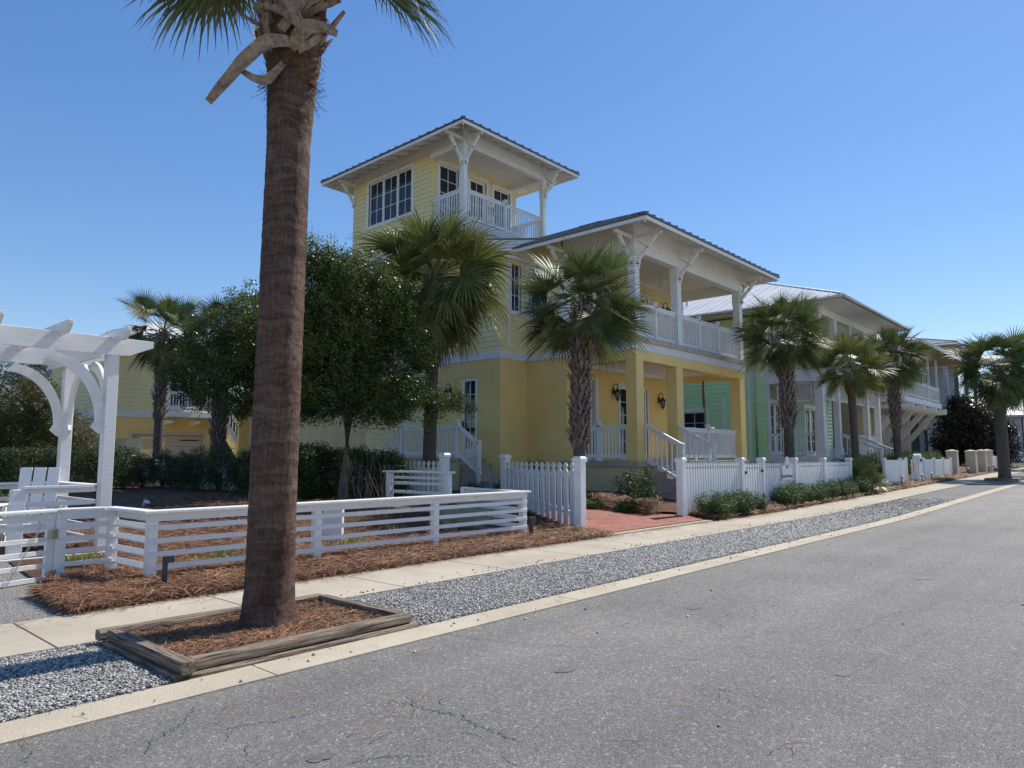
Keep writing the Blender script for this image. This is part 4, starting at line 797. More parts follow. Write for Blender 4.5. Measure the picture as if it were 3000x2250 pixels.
# ------------------------------------------------------------------ green house
def green_house():
    H = thing('beach_house', 'mint green beach house with pale metal roof and white two storey porch', 'house', (0,0,0)); X, YP, YW = 31.75, 10.5, 13.0; XE = 40.6; FL = 1.45
    ws = Wall((X,26),(X,YW)); ops = [(26-17.2,26-16.0,FL+.6,3.6),(26-14.2,26-13.6,1.6,3.9)]
    lap_wall(ws, .3, 5.05, 'mint', H, [ops[0]], course=.2); window(ws, *ops[0], H, cols=2, rows=3, casing=.16, m='white')
    cb = MB(); ws.box(cb, 26-15.1,26-14.95,.4,4.2,0,.035); ws.box(cb, 26-13.85,26-13.72,.4,5.05,0,.035); cb.build('corner_board', 'white', H)
    lap_wall(ws, 5.3, 7.95, 'lime', H, [(26-15.6,26-14.6,6.3,7.4)], course=.2); window(ws, 26-15.6,26-14.6,6.3,7.4, H, cols=2, rows=2, units=1, casing=.12, m='cream')
    b = MB(); b.box(X-.04,YW,5.05,X,26,5.32); b.build('belt_course', 'cream', H)
    wf = Wall((X,YW),(XE,YW)); fo = [(.3,1.75,FL,3.9),(4.85,6.4,FL,3.9)]
    lap_wall(wf, .3, 5.0, 'teal', H, fo, course=.2)
    for q in fo: window(wf, *q, H, cols=2, rows=4, units=2, kind='door', door_rail=.25, fr=.1, casing=.14)
    uo = [(.7,2.0,5.4,7.7),(4,5.4,5.4,7.7)]; lap_wall(wf, 5.2, 8.0, 'lime', H, uo, course=.2)
    for q in uo: window(wf, *q, H, cols=2, rows=4, units=2, kind='door', door_rail=.25, fr=.1)
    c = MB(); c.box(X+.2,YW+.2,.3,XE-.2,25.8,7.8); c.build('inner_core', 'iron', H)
    d = MB(); d.box(X-.1,YP-.1,FL-.28,XE,YW,FL); d.build('porch_floor', 'trim', H); f = MB(); f.box(X,YP,.2,XE,YP+.15,FL-.28); f.box(X,YP+.15,.2,X+.15,YW,FL-.28); f.build('foundation', 'sand_stucco', H)
    ud = MB(); ud.box(X-.05,YP-.05,4.72,XE,YW,5.28); ud.build('upper_deck', 'trim', H)
    cols = [31.95, 34.0, 36.2, 38.4, 40.4]
    for i, x in enumerate(cols):
        w_ = .17 if i == 0 else .13; p = MB(); p.box(x-w_,YP,FL,x+w_,YP+2*w_,4.72); p.box(x-w_-.04,YP-.04,FL,x+w_+.04,YP+2*w_+.04,FL+.38); p.box(x-.14,YP+.02,5.28,x+.14,YP+.30,8.0); p.build('porch_column', 'trim', H, bevel=.01)
    p = MB(); p.box(X,YW-.14,FL,X+.12,YW-.01,4.72); p.box(X,YW-.14,5.28,X+.14,YW-.01,8.0); p.build('porch_column', 'trim', H)
    def louvre(a, b, z0, z1):
        L = (Vector((*b,0))-Vector((*a,0))); mb = MB(); n = max(1, round(L.length/.9)); n2 = int((z1-z0-.16)/.055); A = Vector((*a,0))
        mb.bar(A+Vector((0,0,z0+.04)), A+L+Vector((0,0,z0+.04)), .06,.08); mb.bar(A+Vector((0,0,z1-.04)), A+L+Vector((0,0,z1-.04)), .06,.08)
        for k in range(n+1): q = A+L*k/n; mb.bar(q+Vector((0,0,z0)), q+Vector((0,0,z1)), .06,.06)
        for j in range(n2): z = z0+.1+j*.055; mb.bar(A+Vector((0,0,z)), A+L+Vector((0,0,z)), .05,.012, up=(.0 if abs(L.y)>abs(L.x) else 0, .6, .8) if abs(L.x) > abs(L.y) else (.6,0,.8))
        mb.build('louvre_screen', 'trim', H)
    for a, b in zip(cols, cols[1:]): louvre((a+.25,YP+.17),(b-.17,YP+.17),3.95,4.68)
    louvre((X+.15,YW-.5),(X+.15,YP+.5),3.85,4.7)
    bm = MB(); bm.box(X-.02,YP,7.70,XE,YP+.3,8.02); bm.box(X-.02,YP+.3,7.70,X+.25,YW,8.02); bm.build('porch_header', 'trim', H)
    railing(H, (X+.15,YW-.1),(X+.15,YP+.5),FL,FL,1.0,m='trim',newels=(.55,),sp=.14); railing(H, (cols[2]+.2,YP+.2),(XE,YP+.2),FL,FL,1.0,m='trim',newels=(),sp=.14)
    railing(H, (X+.1,YW-.1),(X+.1,YP+.3),5.28,5.28,1.0,m='trim',newels=(),sp=.14); railing(H, (X+.3,YP+.15),(XE,YP+.15),5.28,5.28,1.0,m='trim',newels=(),sp=.14)
    for x in (34.1,36.1): railing(H, (x,YP-.05),(x,8.9),FL,.75,1.0,m='trim',newels=(1,),sp=.15,newel_drop=.4,newel_up=.02)
    stp = MB()
    for i in range(6): z = FL-.17*(i+1); y = YP-.1-.28*(i+1); stp.box(34.2,y,.1,36.0,y+.3,z)
    stp.build('front_steps', 'trim', H)
    g = MB(); g.tube([(X-.12,YW+.45,7.9),(X-.08,YW+.45,.5)], .045, 8); g.tube([(X-.95,YW+.45,8.1),(X-.5,YW+.45,8.0),(X-.12,YW+.45,7.7)], .045, 8); g.build('downpipe', 'gutter', H, smooth=True)
    hip_roof(H, 30.85, 41.5, 9.25, 26.5, 8.06, .43, m='roof_light', fm='gutter', tails=False, gutter=True, pitch=.5, sm='trim')
    rs = MB(); rs.box(30.9,9.3,8.02,31.78,26.4,8.05); rs.box(31.78,9.3,8.02,41.4,10.5,8.05); rs.build('eave_soffit', 'trim', H)
    v = MB(); v.tube([(33.0,17.5,9.2),(33.0,17.5,9.75)], .05, 8); v.build('roof_vent', 'gutter', H)
green_house()
# ------------------------------------------------------------------ beige house with bracketed deck
def beige_house():
    H = thing('beach_house', 'beige house whose upper deck rests on long slanting white braces', 'house'); X, YW, XE = 45.2, 13.2, 58.5
    solid_wall(Wall((X,YW),(XE,YW)), .4, 9.0, 'tan', H, [(7.5,8.6,.6,3.2)]); solid_wall(Wall((X,26),(X,YW)), .4, 8.9, 'tan', H)
    solid_wall(Wall((43.0,15.0),(X,15.0)), .4, 4.6, 'tan', H); wd = Wall((X,YW),(XE,YW)); window(wd, 7.5,8.6,.6,3.2, H, cols=2, rows=4, kind='door', door_rail=.3)
    pil = MB()
    for x in (45.3,48.2,51.1,54.0,57.6): pil.box(x,YW-.08,.4,x+.22,YW,4.6)
    pil.box(X,YW-.06,4.3,XE,YW,4.62); pil.build('pilasters', 'cream', H)
    for k, (a, b) in enumerate(((1,2.2),(4,5.2),(7,8.2),(9.5,10.7))): window(wd, a,b,5.3,7.6, H, cols=2, rows=4, units=2) if k < 4 else None
    d = MB(); d.box(X-.1,10.4,4.62,XE-3.8,YW,4.95); d.build('upper_deck', 'trim', H)
    for i in range(4):
        x = 45.5+i*2.88; l = MB(); l.tube([(x,YW,4.38),(x,10.05,4.38)], .2, 10); l.build('deck_beam', 'cream', H, smooth=True); b = MB(); b.bar((x+.003,YW-.05,1.55),(x,10.8,4.3),.24,.3); b.build('slanting_brace', 'cream', H)
    railing(H, (X,YW),(X,10.5),4.95,4.95,1.0,m='trim',newels=(1,),sp=.16); railing(H, (X,10.5),(54.4,10.5),4.95,4.95,1.0,m='trim',newels=(.33,.66,1),sp=.13)
    for x in (X+.1,49.2,52.0,54.4):
        p = MB(); p.box(x-.06,10.5,4.95,x+.06,10.62,7.9); p.build('deck_post', 'trim', H)
    hip_roof(H, 45.2, 59.5, 9.4, 24, 7.95, .34, m='roof_light', fm='trim', tails=False, sm='tan', pitch=.5)
beige_house()
def blue_house():
    H = thing('beach_house', 'dark blue grey house with white ground floor beyond the beige one', 'house'); X, YW, XE = 61, 13.2, 76
    w_ = Wall((X,YW),(XE,YW)); solid_wall(w_, .5, 4.6, 'grey_white', H, [(1.2,2.6,.6,3.6)]); window(w_, 1.2,2.6,.6,3.6, H, cols=2, rows=4, kind='door', door_rail=.3)
    lap_wall(w_, 4.6, 9.6, 'grey_blue', H, [(2,4,5.6,8)], course=.25); window(w_, 2,4,5.6,8, H, cols=2, rows=3, units=2); solid_wall(Wall((X,24),(X,YW)), .5, 9.6, 'grey_blue', H)
    b = MB(); b.box(X-.5,11.2,4.7,XE,YW,5.1); b.build('upper_deck', 'grey_blue', H); railing(H, (X-.4,11.3),(XE,11.3),5.1,5.1,1.0,m='grey_white',newels=(),sp=.3)
    for x in (62,66,70,74): p = MB(); p.box(x,11.3,.5,x+.25,11.55,9.6); p.build('porch_column', 'grey_blue' if x > 62 else 'grey_white', H)
    hip_roof(H, 60, 77, 10.2, 24, 9.7, .3, m='roof_dark', fm='trim', tails=False, pitch=.6)
    G_ = thing('beach_house', 'pale house partly seen at the right edge behind the dark magnolia', 'house'); w2 = Wall((82,9),(98,9)); lap_wall(w2, .6, 5.2, 'grey_white', G_, [(3,5,1.5,3.5),(8,10,1.5,3.5)], course=.3); window(w2,3,5,1.5,3.5,G_,units=2); window(w2,8,10,1.5,3.5,G_,units=2); solid_wall(Wall((82,20),(82,9)),.6,5.2,'grey_white',G_); hip_roof(G_,81,99,7.8,21,5.2,.35,m='roof_light',fm='trim',tails=False,pitch=.6)
blue_house()
# ------------------------------------------------------------------ carriage house at the back left
def carriage():
    H = thing('carriage_house', 'small yellow carriage house with tan garage door behind the hedge', 'house'); X, Y, XE, YE = 12.0, 35.8, 17.1, 45
    wl = Wall((X,YE),(X,Y)); solid_wall(wl, .2, 3.3, 'stucco_pale', H, [(4.9,5.9,1.9,2.5)]); window(wl,4.9,5.9,1.9,2.5,H,cols=3,rows=1); lap_wall(wl, 3.62, 6.9, 'siding', H, course=.2)
    wf = Wall((X,Y),(XE,Y)); solid_wall(wf, .2, 3.3, 'stucco', H, [(.95,4.3,.3,2.5)]); lap_wall(wf, 3.62, 6.9, 'siding', H, [(2.6,4.4,3.9,6.2)], course=.2); window(wf,2.6,4.4,3.9,6.2,H,cols=2,rows=4,units=2)
    b = MB(); b.box(X-.1,Y-.06,3.3,XE+.06,Y,3.62); b.box(X-.1,Y,3.3,X,YE,3.62); b.box(X-.03,Y-.05,3.62,X+.15,Y,6.9); b.build('belt_course', 'trim', H)
    g = MB(); wf.box(g,.8,.95,.3,2.62,-.05,.05); wf.box(g,4.3,4.45,.3,2.62,-.05,.05); wf.box(g,.95,4.3,2.5,2.62,-.05,.05)
    for i in range(4): wf.box(g,.95,4.3,.3+i*.55,.3+i*.55+.535,-.14,-.10)
    for k in range(12): u = .95+k*.28; wf.box(g,u,u+.02,.3,2.5,-.10,-.088)
    gd = g.build('garage_door', 'tan_door', H); h = MB(); wf.box(h,3.2,4.15,2.22,2.27,-.09,-.07); h.build('strap_hinge', 'iron', gd); h = MB(); wf.box(h,4.1,4.13,.75,1.0,-.09,-.05); h.build('handle', 'iron', gd); h = MB(); wf.box(h,1.0,1.3,2.3,2.36,-.09,-.07); h.build('strap_hinge', 'iron', gd)
    d = MB(); d.box(X+2.1,Y-1.0,3.35,XE+.1,Y,3.6); d.build('balcony_deck', 'white', H)
    for x in (14.4,15.7,16.9): k = MB(); k.bar((x,Y,3.1),(x,Y-.9,3.1),.12,.3,h2=.12); k.build('balcony_bracket', 'white', H)
    railing(H, (X+2.1,Y-.95),(XE+.1,Y-.95),3.6,3.6,.95,m='white',newels=(0,1),sp=.14)
    st = MB(); st.bar((17.3,Y+.2,3.3),(19.0,Y+.2,.7),.9,.15); st.build('outside_stair', 'white', H); railing(H, (17.25,Y-.3),(19.2,Y-.3),3.3,.5,.95,newels=(1,),sp=.16)
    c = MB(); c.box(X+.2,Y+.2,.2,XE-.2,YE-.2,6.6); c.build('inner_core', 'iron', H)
    solid_wall(Wall((XE,Y),(XE,YE)), .2, 6.9, 'stucco', H)
    hip_roof(H, X-.8, XE+.8, Y-1.4, YE+.8, 6.75, .42, m='roof_light', pitch=.5)
    # low stucco yard wall
    W_ = thing('garden_wall', 'weathered pale green stucco garden wall beside the garage', 'wall'); m2 = MB(); m2.box(11.3,30.2,.2,11.5,39,2.15); m2.box(11.5,30.2,.2,12.2,30.4,2.15); m2.build('wall', 'stucco_pale', W_); c2 = MB(); c2.box(11.27,30.17,2.15,11.53,39,2.2); c2.box(11.53,30.17,2.15,12.23,30.43,2.2); c2.build('coping', 'stucco_pale', W_)
carriage()
def back_porch():
    H = thing('back_porch', 'yellow posted back porch with white railing linking the two yellow buildings', 'porch'); Y = 29.0
    m1 = MB(); m1.box(16.0,Y,.9,21.5,Y+2.5,1.1); m1.box(16.0,Y,.2,21.5,Y+.1,.9); m1.build('floor', 'trim', H)
    for x in (16.1,18.6,21.2): p = MB(); p.box(x,Y,1.1,x+.28,Y+.28,3.6); p.build('pillar', 'stucco', H)
    b = MB(); b.box(15.6,Y-.4,3.6,21.8,Y+2.8,3.75); b.box(15.6,Y-.5,3.75,21.8,Y-.4,3.95); b.build('roof', 'trim', H); w_ = Wall((16,Y+2.4),(21.5,Y+2.4)); solid_wall(w_,1.1,3.6,'stucco',H,[(.6,1.8,1.1,3.3),(3,4.6,1.1,3.3)]); window(w_,.6,1.8,1.1,3.3,H,kind='door',door_rail=.2); window(w_,3,4.6,1.1,3.3,H,units=2,kind='door',door_rail=.2)
    railing(H,(16.4,Y+.14),(18.6,Y+.14),1.1,1.1,.95,newels=(),sp=.12); railing(H,(18.9,Y+.14),(21.2,Y+.14),1.1,1.1,.95,newels=(),sp=.12)
back_porch()
# ------------------------------------------------------------------ low rail fence round the little park
def rail_fence():
    T = thing('rail_fence', 'low white horizontal rail fence along the pine straw beside the sidewalk', 'fence', (0,0,0))
    zs = (.085,.225,.365,.505,.645)
    def posts(pts):
        for x, y in pts:
            mb = MB(); mb.box(x-.05,y-.05,G(x,y)-.03,x+.05,y+.05,.795); mb.build('post', 'white', T, bevel=.006)
    def run(p0, p1, tilt=0, off=.05, top=True, zz=zs):
        a = Vector((*p0,0)); b = Vector((*p1,0)); d = (b-a).normalized(); n = Vector((d.y,-d.x,0)); mb = MB()
        for z in zz: q = n*off+Vector((0,0,z)); mb.bar(a+q, b+q, .024, .056) if not tilt else mb.bar(a+q, b+q, .03, .075, up=Vector((0,0,1))+n*-tilt)
        mb.bar(a+n*off+Vector((0,0,.755)), b+n*off+Vector((0,0,.755)), .022, .085); mb.build('slat_panel', 'white_old', T, bevel=.004)
    xs = [3.18,5.22,7.25,9.26]
    posts([(x,8.09) for x in xs]); run((3.13,8.09),(9.31,8.09))
    posts([(3.12,9.06),(2.60,9.10)]); run((3.15,9.01),(3.18,8.14), tilt=.9, off=0); run((2.6,9.1),(3.12,9.06))
    posts([(9.62,9.9)]); run((9.62,9.9),(9.28,8.1), tilt=.6, off=0)
    tp = MB(); z = .797
    tp.bar((3.06,8.06,z+.018),(9.36,8.06,z+.018),.16,.036); tp.build('top_rail', 'white', T, bevel=.008)
    t2 = MB(); t2.bar((3.17,8.145,z+.015),(3.10,9.12,z+.015),.15,.036); t2.build('top_rail', 'white', T, bevel=.008)
    t3 = MB(); t3.bar((2.56,9.1,z+.018),(3.02,9.06,z+.018),.15,.036); t3.build('top_rail', 'white', T, bevel=.008)
    t4 = MB(); t4.bar((9.25,8.145,z+.015),(9.66,9.95,z+.015),.15,.036); t4.build('top_rail', 'white', T, bevel=.008)
    # taller section at the far end
    T2 = thing('rail_fence', 'short taller white rail section behind the low fence near the green utility box', 'fence')
    for x, y in ((9.75,10.5),(9.72,12.3)):
        mb = MB(); mb.box(x-.06,y-.06,.1,x+.06,y+.06,1.08); mb.build('post', 'white', T2, bevel=.006)
    mb = MB()
    for z in (.32,.5,.68,.86,.98): mb.bar((9.72,12.3,z),(9.75,10.5,z),.03,.06)
    mb.build('slat_panel', 'white_old', T2, bevel=.004); mb = MB(); mb.bar((9.72,12.45,1.10),(9.75,10.38,1.10),.2,.04); mb.build('top_rail', 'white', T2, bevel=.008)
    # gate, standing on the gravel path
    Gt = thing('gate', 'low white slatted gate with brass coloured strap hinges standing ajar', 'gate', (0,0,0))
    a = Vector((2.54,9.10,0)); b = Vector((1.93,8.93,0)); d = (b-a).normalized(); L = (b-a).length; n = Vector((-d.y,d.x,0)); n = n if n.y < 0 else -n
    fr = MB()
    for t in (.045, L-.03): q = a+d*t; fr.bar(q+Vector((0,0,.05)), q+Vector((0,0,.78)), .09 if t < .1 else .06, .04, up=n)
    fr.build('frame', 'white', Gt, bevel=.004); sl = MB()
    for z in (-.04,.085,.225,.365,.505,.645): sl.bar(a+d*.02+Vector((0,0,z)), b+Vector((0,0,z)), .025, .05)
    sl.bar(a+d*.02+Vector((0,0,.745)), b+Vector((0,0,.745)), .025, .07); sl.build('slat_panel', 'white_old', Gt, bevel=.003)
    tp = MB(); tp.bar(a+d*.0+Vector((0,0,.815)), b+Vector((0,0,.815)), .13, .035); tp.build('top_rail', 'white', Gt, bevel=.008)
    for z in (.12,.56):
        h = MB(); c = a+n*.05+Vector((0,0,z)); e = -d; V = [c+d*.07-Vector((0,0,.05)), c+d*.07+Vector((0,0,.05)), c+e*.0+Vector((0,0,.05)), c+e*.09+Vector((0,0,.03)), c+e*.09-Vector((0,0,.035)), c-Vector((0,0,.05))]
        h.prism(V, (0,0,0), n*.006); h.tube([c-Vector((0,0,.055))+n*.01, c+Vector((0,0,.055))+n*.01], .008, 6)
        h.build('hinge', 'hinge', Gt)
    c = MB(); c.tube([a+d*.12+n*.04+Vector((0,0,.72)), b-d*.12+n*.04+Vector((0,0,.0))], .004, 5); c.tube([a+d*.135+n*.04+Vector((0,0,.72)), b-d*.105+n*.04+Vector((0,0,.0))], .003, 5); c.build('brace_cable', 'gutter', Gt)
    pt = thing('fence_post', 'white end post with latch at the left edge where the gate closes', 'post'); mb = MB(); mb.box(1.80,8.80,-.02,1.90,8.90,.83); mb.build('post', 'white', pt, bevel=.005); mb = MB(); mb.box(1.76,8.76,.83,1.94,8.94,.86); mb.build('cap', 'white', pt, bevel=.005); mb = MB(); mb.tube([(1.90,8.78,.76),(1.98,8.80,.76)], .012, 6); mb.build('latch', 'gutter', pt)
rail_fence()
# ------------------------------------------------------------------ white arbor with deck, railings and chair
def arbor():
    T = thing('arbor', 'large white timber arbor with curved braces and low railed deck', 'arbor', (0,0,0)); YF, YB, X0, X1 = 10.35, 12.1, .9, 3.44; Z0 = .18
    for x, y in ((X1,YF),(X0,YF),(X1,YB),(X0,YB)):
        mb = MB(); w_ = .072; mb.box(x-w_,y-w_,Z0,x+w_,y+w_,2.80); mb.build('post', 'white_old', T, bevel=.008)
    for y in (YF-.095, YB+.0):
        mb = MB(); th = .045
        def prof(x0, x1, z0, z1, dx, dz): return [(x0,y,z1),(x0,y,z0+dz),(x0+dx,y,z0+.012),(x0+dx+.08,y,z0+.012),(x0+dx+.08,y,z0),(x1-dx-.08,y,z0),(x1-dx-.08,y,z0+.012),(x1-dx,y,z0+.012),(x1,y,z0+dz),(x1,y,z1)]
        mb.prism(prof(-.1,3.93,2.76,3.00,.30,.15), (0,0,0), (0,.05,0)); mb.build('beam', 'white_old', T, bevel=.006)
    for x in (X0-.1, X1-.19):
        mb = MB(); mb.prism([(x,YF-.045,3.0),(x,YF-.045,2.9),(x,YF-.045,2.72),(x,YB+.3,2.72),(x,YB+.55,2.88),(x,YB+.55,3.0)], (0,0,0), (.045,0,0)); mb.build('side_beam', 'white_old', T, bevel=.005)
    for i, x in enumerate((.6,1.32,2.04,2.76,3.44)):
        mb = MB(); z = 2.955; mb.prism([(x,YF-.48,z+.15),(x,YF-.48,z+.10),(x,YF-.36,z),(x,YB+.36,z),(x,YB+.48,z+.10),(x,YB+.48,z+.15)], (0,0,0), (.06,0,0)); mb.build('rafter', 'white_old', T, bevel=.006)
    def brace(p, ax, sg, off):
        "curved brace; p post centre, ax unit vector along beam"
        ax = Vector(ax)*sg; P = Vector((*p,0)); n = ax.cross(Vector((0,0,1))); N = 14; outer = []; inner = []
        for i in range(N+1):
            t = i/N*math.pi/2; R1x, R1z = .66, .86
            outer.append(P+ax*(.05+R1x*(1-math.cos(t)))+Vector((0,0,1.88+R1z*math.sin(t))))
            inner.append(P+ax*(.05+.115+(R1x-.02)*(1-math.cos(t)))+Vector((0,0,1.88+(R1z-.11)*math.sin(t)))) 
        foot = [P+ax*.07+Vector((0,0,1.70)), P+ax*.12+Vector((0,0,1.72)), P+ax*.21+Vector((0,0,1.80))]
        mb = MB(); th = .022; A = [outer[0]]+outer; V = [q-n*th for q in outer+inner]+[q+n*th for q in outer+inner]; k = N+1; F = []
        for i in range(N):
            F += [(i,i+1,k+i+1,k+i),(2*k+i,2*k+k+i,2*k+k+i+1,2*k+i+1),(i,2*k+i,2*k+i+1,i+1),(k+i,k+i+1,3*k+i+1,3*k+i)]
        F += [(0,k,3*k,2*k),(N,2*k+N,3*k+N,k+N)]; mb.add(V, F); mb.prism([q-n*th for q in (foot[0],foot[1],foot[2],inner[0],outer[0])], (0,0,0), n*2*th)
        mb.build('curved_brace', 'white', T)
    for y in (YF,YB): brace((X1,y),(1,0,0),-1,0); brace((X0,y),(1,0,0),1,0)
    for x in (X0,X1): brace((x,YF),(0,1,0),1,0); brace((x,YB),(0,1,0),-1,0)
    dk = MB()
    for i in range(15): dk.box(.55,YF-.15+i*.145,Z0-.03,3.55,YF-.15+i*.145+.138,Z0)
    dk.build('deck_boards', 'trim', T); r = MB(); r.box(.58,YF-.12,-.02,3.52,YF-.08,Z0-.03); r.box(3.48,YF-.08,-.02,3.52,YB+.2,Z0-.03); r.build('deck_skirt', 'trim', T)
    def rl(p0, p1, post=None):
        a = Vector((*p0,0)); b = Vector((*p1,0)); mb = MB(); mb.bar(a+Vector((0,0,1.03)), b+Vector((0,0,1.03)), .16, .035)
        for z in (.98,.82,.66,.50,.34): mb.bar(a+Vector((0,0,z)), b+Vector((0,0,z)), .03, .055)
        mb.build('rail_section', 'white', T, bevel=.004)
    rl((3.29,YF),(2.52,YF)); rl((3.36,YF+.07),(3.36,YB-.07)); rl((3.29,YB),(.97,YB)); rl((.9,YF+.07),(.9,YB-.07))
    mb = MB(); mb.box(2.40,YF-.07,Z0,2.54,YF+.07,1.01); mb.build('rail_post', 'white', T, bevel=.006)
    mb = MB(); mb.box(1.62,YF-.07,Z0,1.76,YF+.07,1.01); mb.build('rail_post', 'white', T, bevel=.006)
    # chair
    C = thing('garden_chair', 'white wooden plank back garden chair inside the arbor railing', 'chair', (2.74,10.95,Z0+.02), math.radians(-28))
    for i in range(3):
        mb = MB(); x = -.155+i*.155; mb.bar((x,.24,.22),(x*1.06,.48,1.06),.142,.02,up=(0,1,0)); mb.build('back_slat', 'white', C, bevel=.004)
    mb = MB()
    for i in range(6): mb.box(-.28,-.32+i*.095,.34-i*.022,.28,-.235+i*.095,.36-i*.022)
    mb.build('seat', 'white', C)
    for sx in (-1,1):
        mb = MB(); mb.box(sx*.36-.07,-.42,.57,sx*.36+.07,.34,.595); mb.build('armrest', 'white', C, bevel=.006)
        mb = MB(); mb.box(sx*.33-.02,-.36,0,sx*.33+.02,-.27,.57); mb.build('leg', 'white', C, bevel=.004); mb = MB(); mb.bar((sx*.31,-.34,.30),(sx*.31,.46,.05),.03,.12); mb.bar((sx*.33,.26,.02),(sx*.33,.28,.57),.04,.08); mb.build('leg', 'white', C, bevel=.004)
arbor()
# ------------------------------------------------------------------ small things in the park
def bollard(x, y, lab, rz):
    t = thing('path_light', lab, 'path light', (x,y,G(x,y)), rz, group='dark square path lights beside the sidewalk'); mb = MB(); mb.box(-.026,-.026,-.02,.026,.026,.33); mb.build('post', 'dark_grey', t, bevel=.004); mb = MB(); mb.box(-.028,-.028,.33,.085,.028,.39); mb.build('lamp_head', 'dark_grey', t, bevel=.004); mb = MB(); mb.box(.03,-.02,.322,.08,.02,.329); mb.build('lens', 'lampglass', t)
bollard(3.12,7.56,'dark grey angled path light beside the fence corner nearest the big palm', -.4); bollard(9.14,7.80,'dark grey angled path light at the right end of the low rail fence', -.2)
def misc():
    t = thing('utility_box', 'pale green utility box behind the right end of the rail fence', 'utility box', (9.65,9.75,.1), .15); mb = MB(); mb.box(-.45,-.4,0,.75,.4,.42); mb.build('cabinet', 'green_box', t, bevel=.02); mb = MB(); mb.add([(-.48,-.43,.42),(.78,-.43,.42),(.78,.43,.47),(-.48,.43,.47),(-.48,-.43,.45),(.78,-.43,.45),(.78,.43,.52),(-.48,.43,.52)], [(0,3,2,1),(4,5,6,7),(0,1,5,4),(1,2,6,5),(2,3,7,6),(3,0,4,7)]); mb.build('lid', 'green_box', t, bevel=.01); mb = MB(); mb.box(-.05,-.415,.2,-.03,-.40,.26); mb.box(.12,-.415,.05,.125,-.401,.36); mb.build('lock', 'iron', t)
    t = thing('pedestal_box', 'small rounded grey green service pedestal beside the utility box', 'service box', (8.75,9.35,.08)); mb = MB(); mb.box(-.11,-.08,0,.11,.08,.24); mb.build('body', 'green_box', t, bevel=.02); mb = MB(); mb.lathe([(.14,.22),(.145,.27),(.12,.31),(.06,.33),(.0,.335)], (0,0,0), 16); mb.build('cap', 'green_box', t, smooth=True)
    t = thing('white_panel_bin', 'white tapered wooden panel stand in front of the oak trunk', 'panel stand', (6.47,9.62,.05), -.75); mb = MB(); mb.prism([(-.16,0,0),(.16,0,0),(.165,0,.58),(-.10,0,.58),(-.155,0,.42)], (0,0,0), (0,.22,0)); mb.build('panel', 'white', t, bevel=.006)
    t = thing('bucket', 'small white bucket lying tilted on the mulch near the hedge', 'bucket', (5.95,15.6,.37)); t.scale = (.62,.62,.62); mb = MB(); V = []
    mb.lathe([(.075,0),(.10,.22),(.108,.22),(.108,.205),(.1,.2)], (0,0,0), 18); o = mb.build('pail', 'white', t, smooth=True); o.rotation_euler = (.5,.25,0); mb = MB(); mb.lathe([(.11,.21),(.11,.235),(.0,.24)], (0,0,0), 18); o = mb.build('lid', 'trim', t); o.rotation_euler = (.5,.25,0)
misc()
# ------------------------------------------------------------------ picket fences
def fpost(T, x, y, zt=1.36, w_=.155, z0=None, m='white'):
    z0 = G(x,y)-.03 if z0 is None else z0; mb = MB(); h = w_/2; mb.box(x-h,y-h,z0,x+h,y+h,zt-.09); p = mb.build('post', m, T, bevel=.008)
    mb = MB(); k = h*1.25; mb.add([(x-h,y-h,zt-.12),(x+h,y-h,zt-.12),(x+h,y+h,zt-.12),(x-h,y+h,zt-.12),(x-k,y-k,zt-.09),(x+k,y-k,zt-.09),(x+k,y+k,zt-.09),(x-k,y+k,zt-.09)], [(0,1,5,4),(1,2,6,5),(2,3,7,6),(3,0,4,7),(0,3,2,1)])
    e = k*.7; mb.add([(x-k,y-k,zt-.0901),(x+k,y-k,zt-.0901),(x+k,y+k,zt-.0901),(x-k,y+k,zt-.0901),(x-k,y-k,zt-.04),(x+k,y-k,zt-.04),(x+k,y+k,zt-.04),(x-k,y+k,zt-.04),(x-e,y-e,zt),(x+e,y-e,zt),(x+e,y+e,zt),(x-e,y+e,zt)], [(0,1,5,4),(1,2,6,5),(2,3,7,6),(3,0,4,7),(4,5,9,8),(5,6,10,9),(6,7,11,10),(7,4,8,11),(8,9,10,11)]); mb.build('post_cap', m, p)
def pickets(T, p0, p1, zt=1.2, sp=.14, w_=.095, name='picket_panel', m='white_old', round_=False, zb=None, z_off=0.0):
    a = Vector((*p0,0)); b = Vector((*p1,0)); d = (b-a).normalized(); L = (b-a).length; n = Vector((d.y,-d.x,0)); k = max(1, int(L/sp)); mb = MB(); s = w_
    for i in range(k):
        u = (i+.5)*L/k; c = a+d*u+n*.02; z0 = (G(c.x,c.y)+.04 if zb is None else zb)+z_off; z1 = zt
        if round_: pr = [(-.5,z0),(.5,z0),(.5,z1-.04),(.3,z1-.008),(0,z1),(-.3,z1-.008),(-.5,z1-.04)]
        else: pr = [(-.5,z0),(.5,z0),(.5,z1-.17),(.36,z1-.145),(.20,z1-.125),(.20,z1-.105),(.44,z1-.075),(.50,z1-.055),(.30,z1-.035),(.20,z1-.008),(0,z1),(-.20,z1-.008),(-.30,z1-.035),(-.50,z1-.055),(-.44,z1-.075),(-.20,z1-.105),(-.20,z1-.125),(-.36,z1-.145),(-.5,z1-.17)]
        mb.prism([c+d*(q[0]*s)+Vector((0,0,q[1])) for q in pr], (0,0,0), n*.02)
    za, zb_ = G(a.x,a.y), G(b.x,b.y)
    mb.bar(a+Vector((0,0,za+.28)), b+Vector((0,0,zb_+.28)), .04, .07); mb.bar(a+Vector((0,0,zt-.24)), b+Vector((0,0,zt-.24)), .04, .07)
    return mb.build(name, m, T)
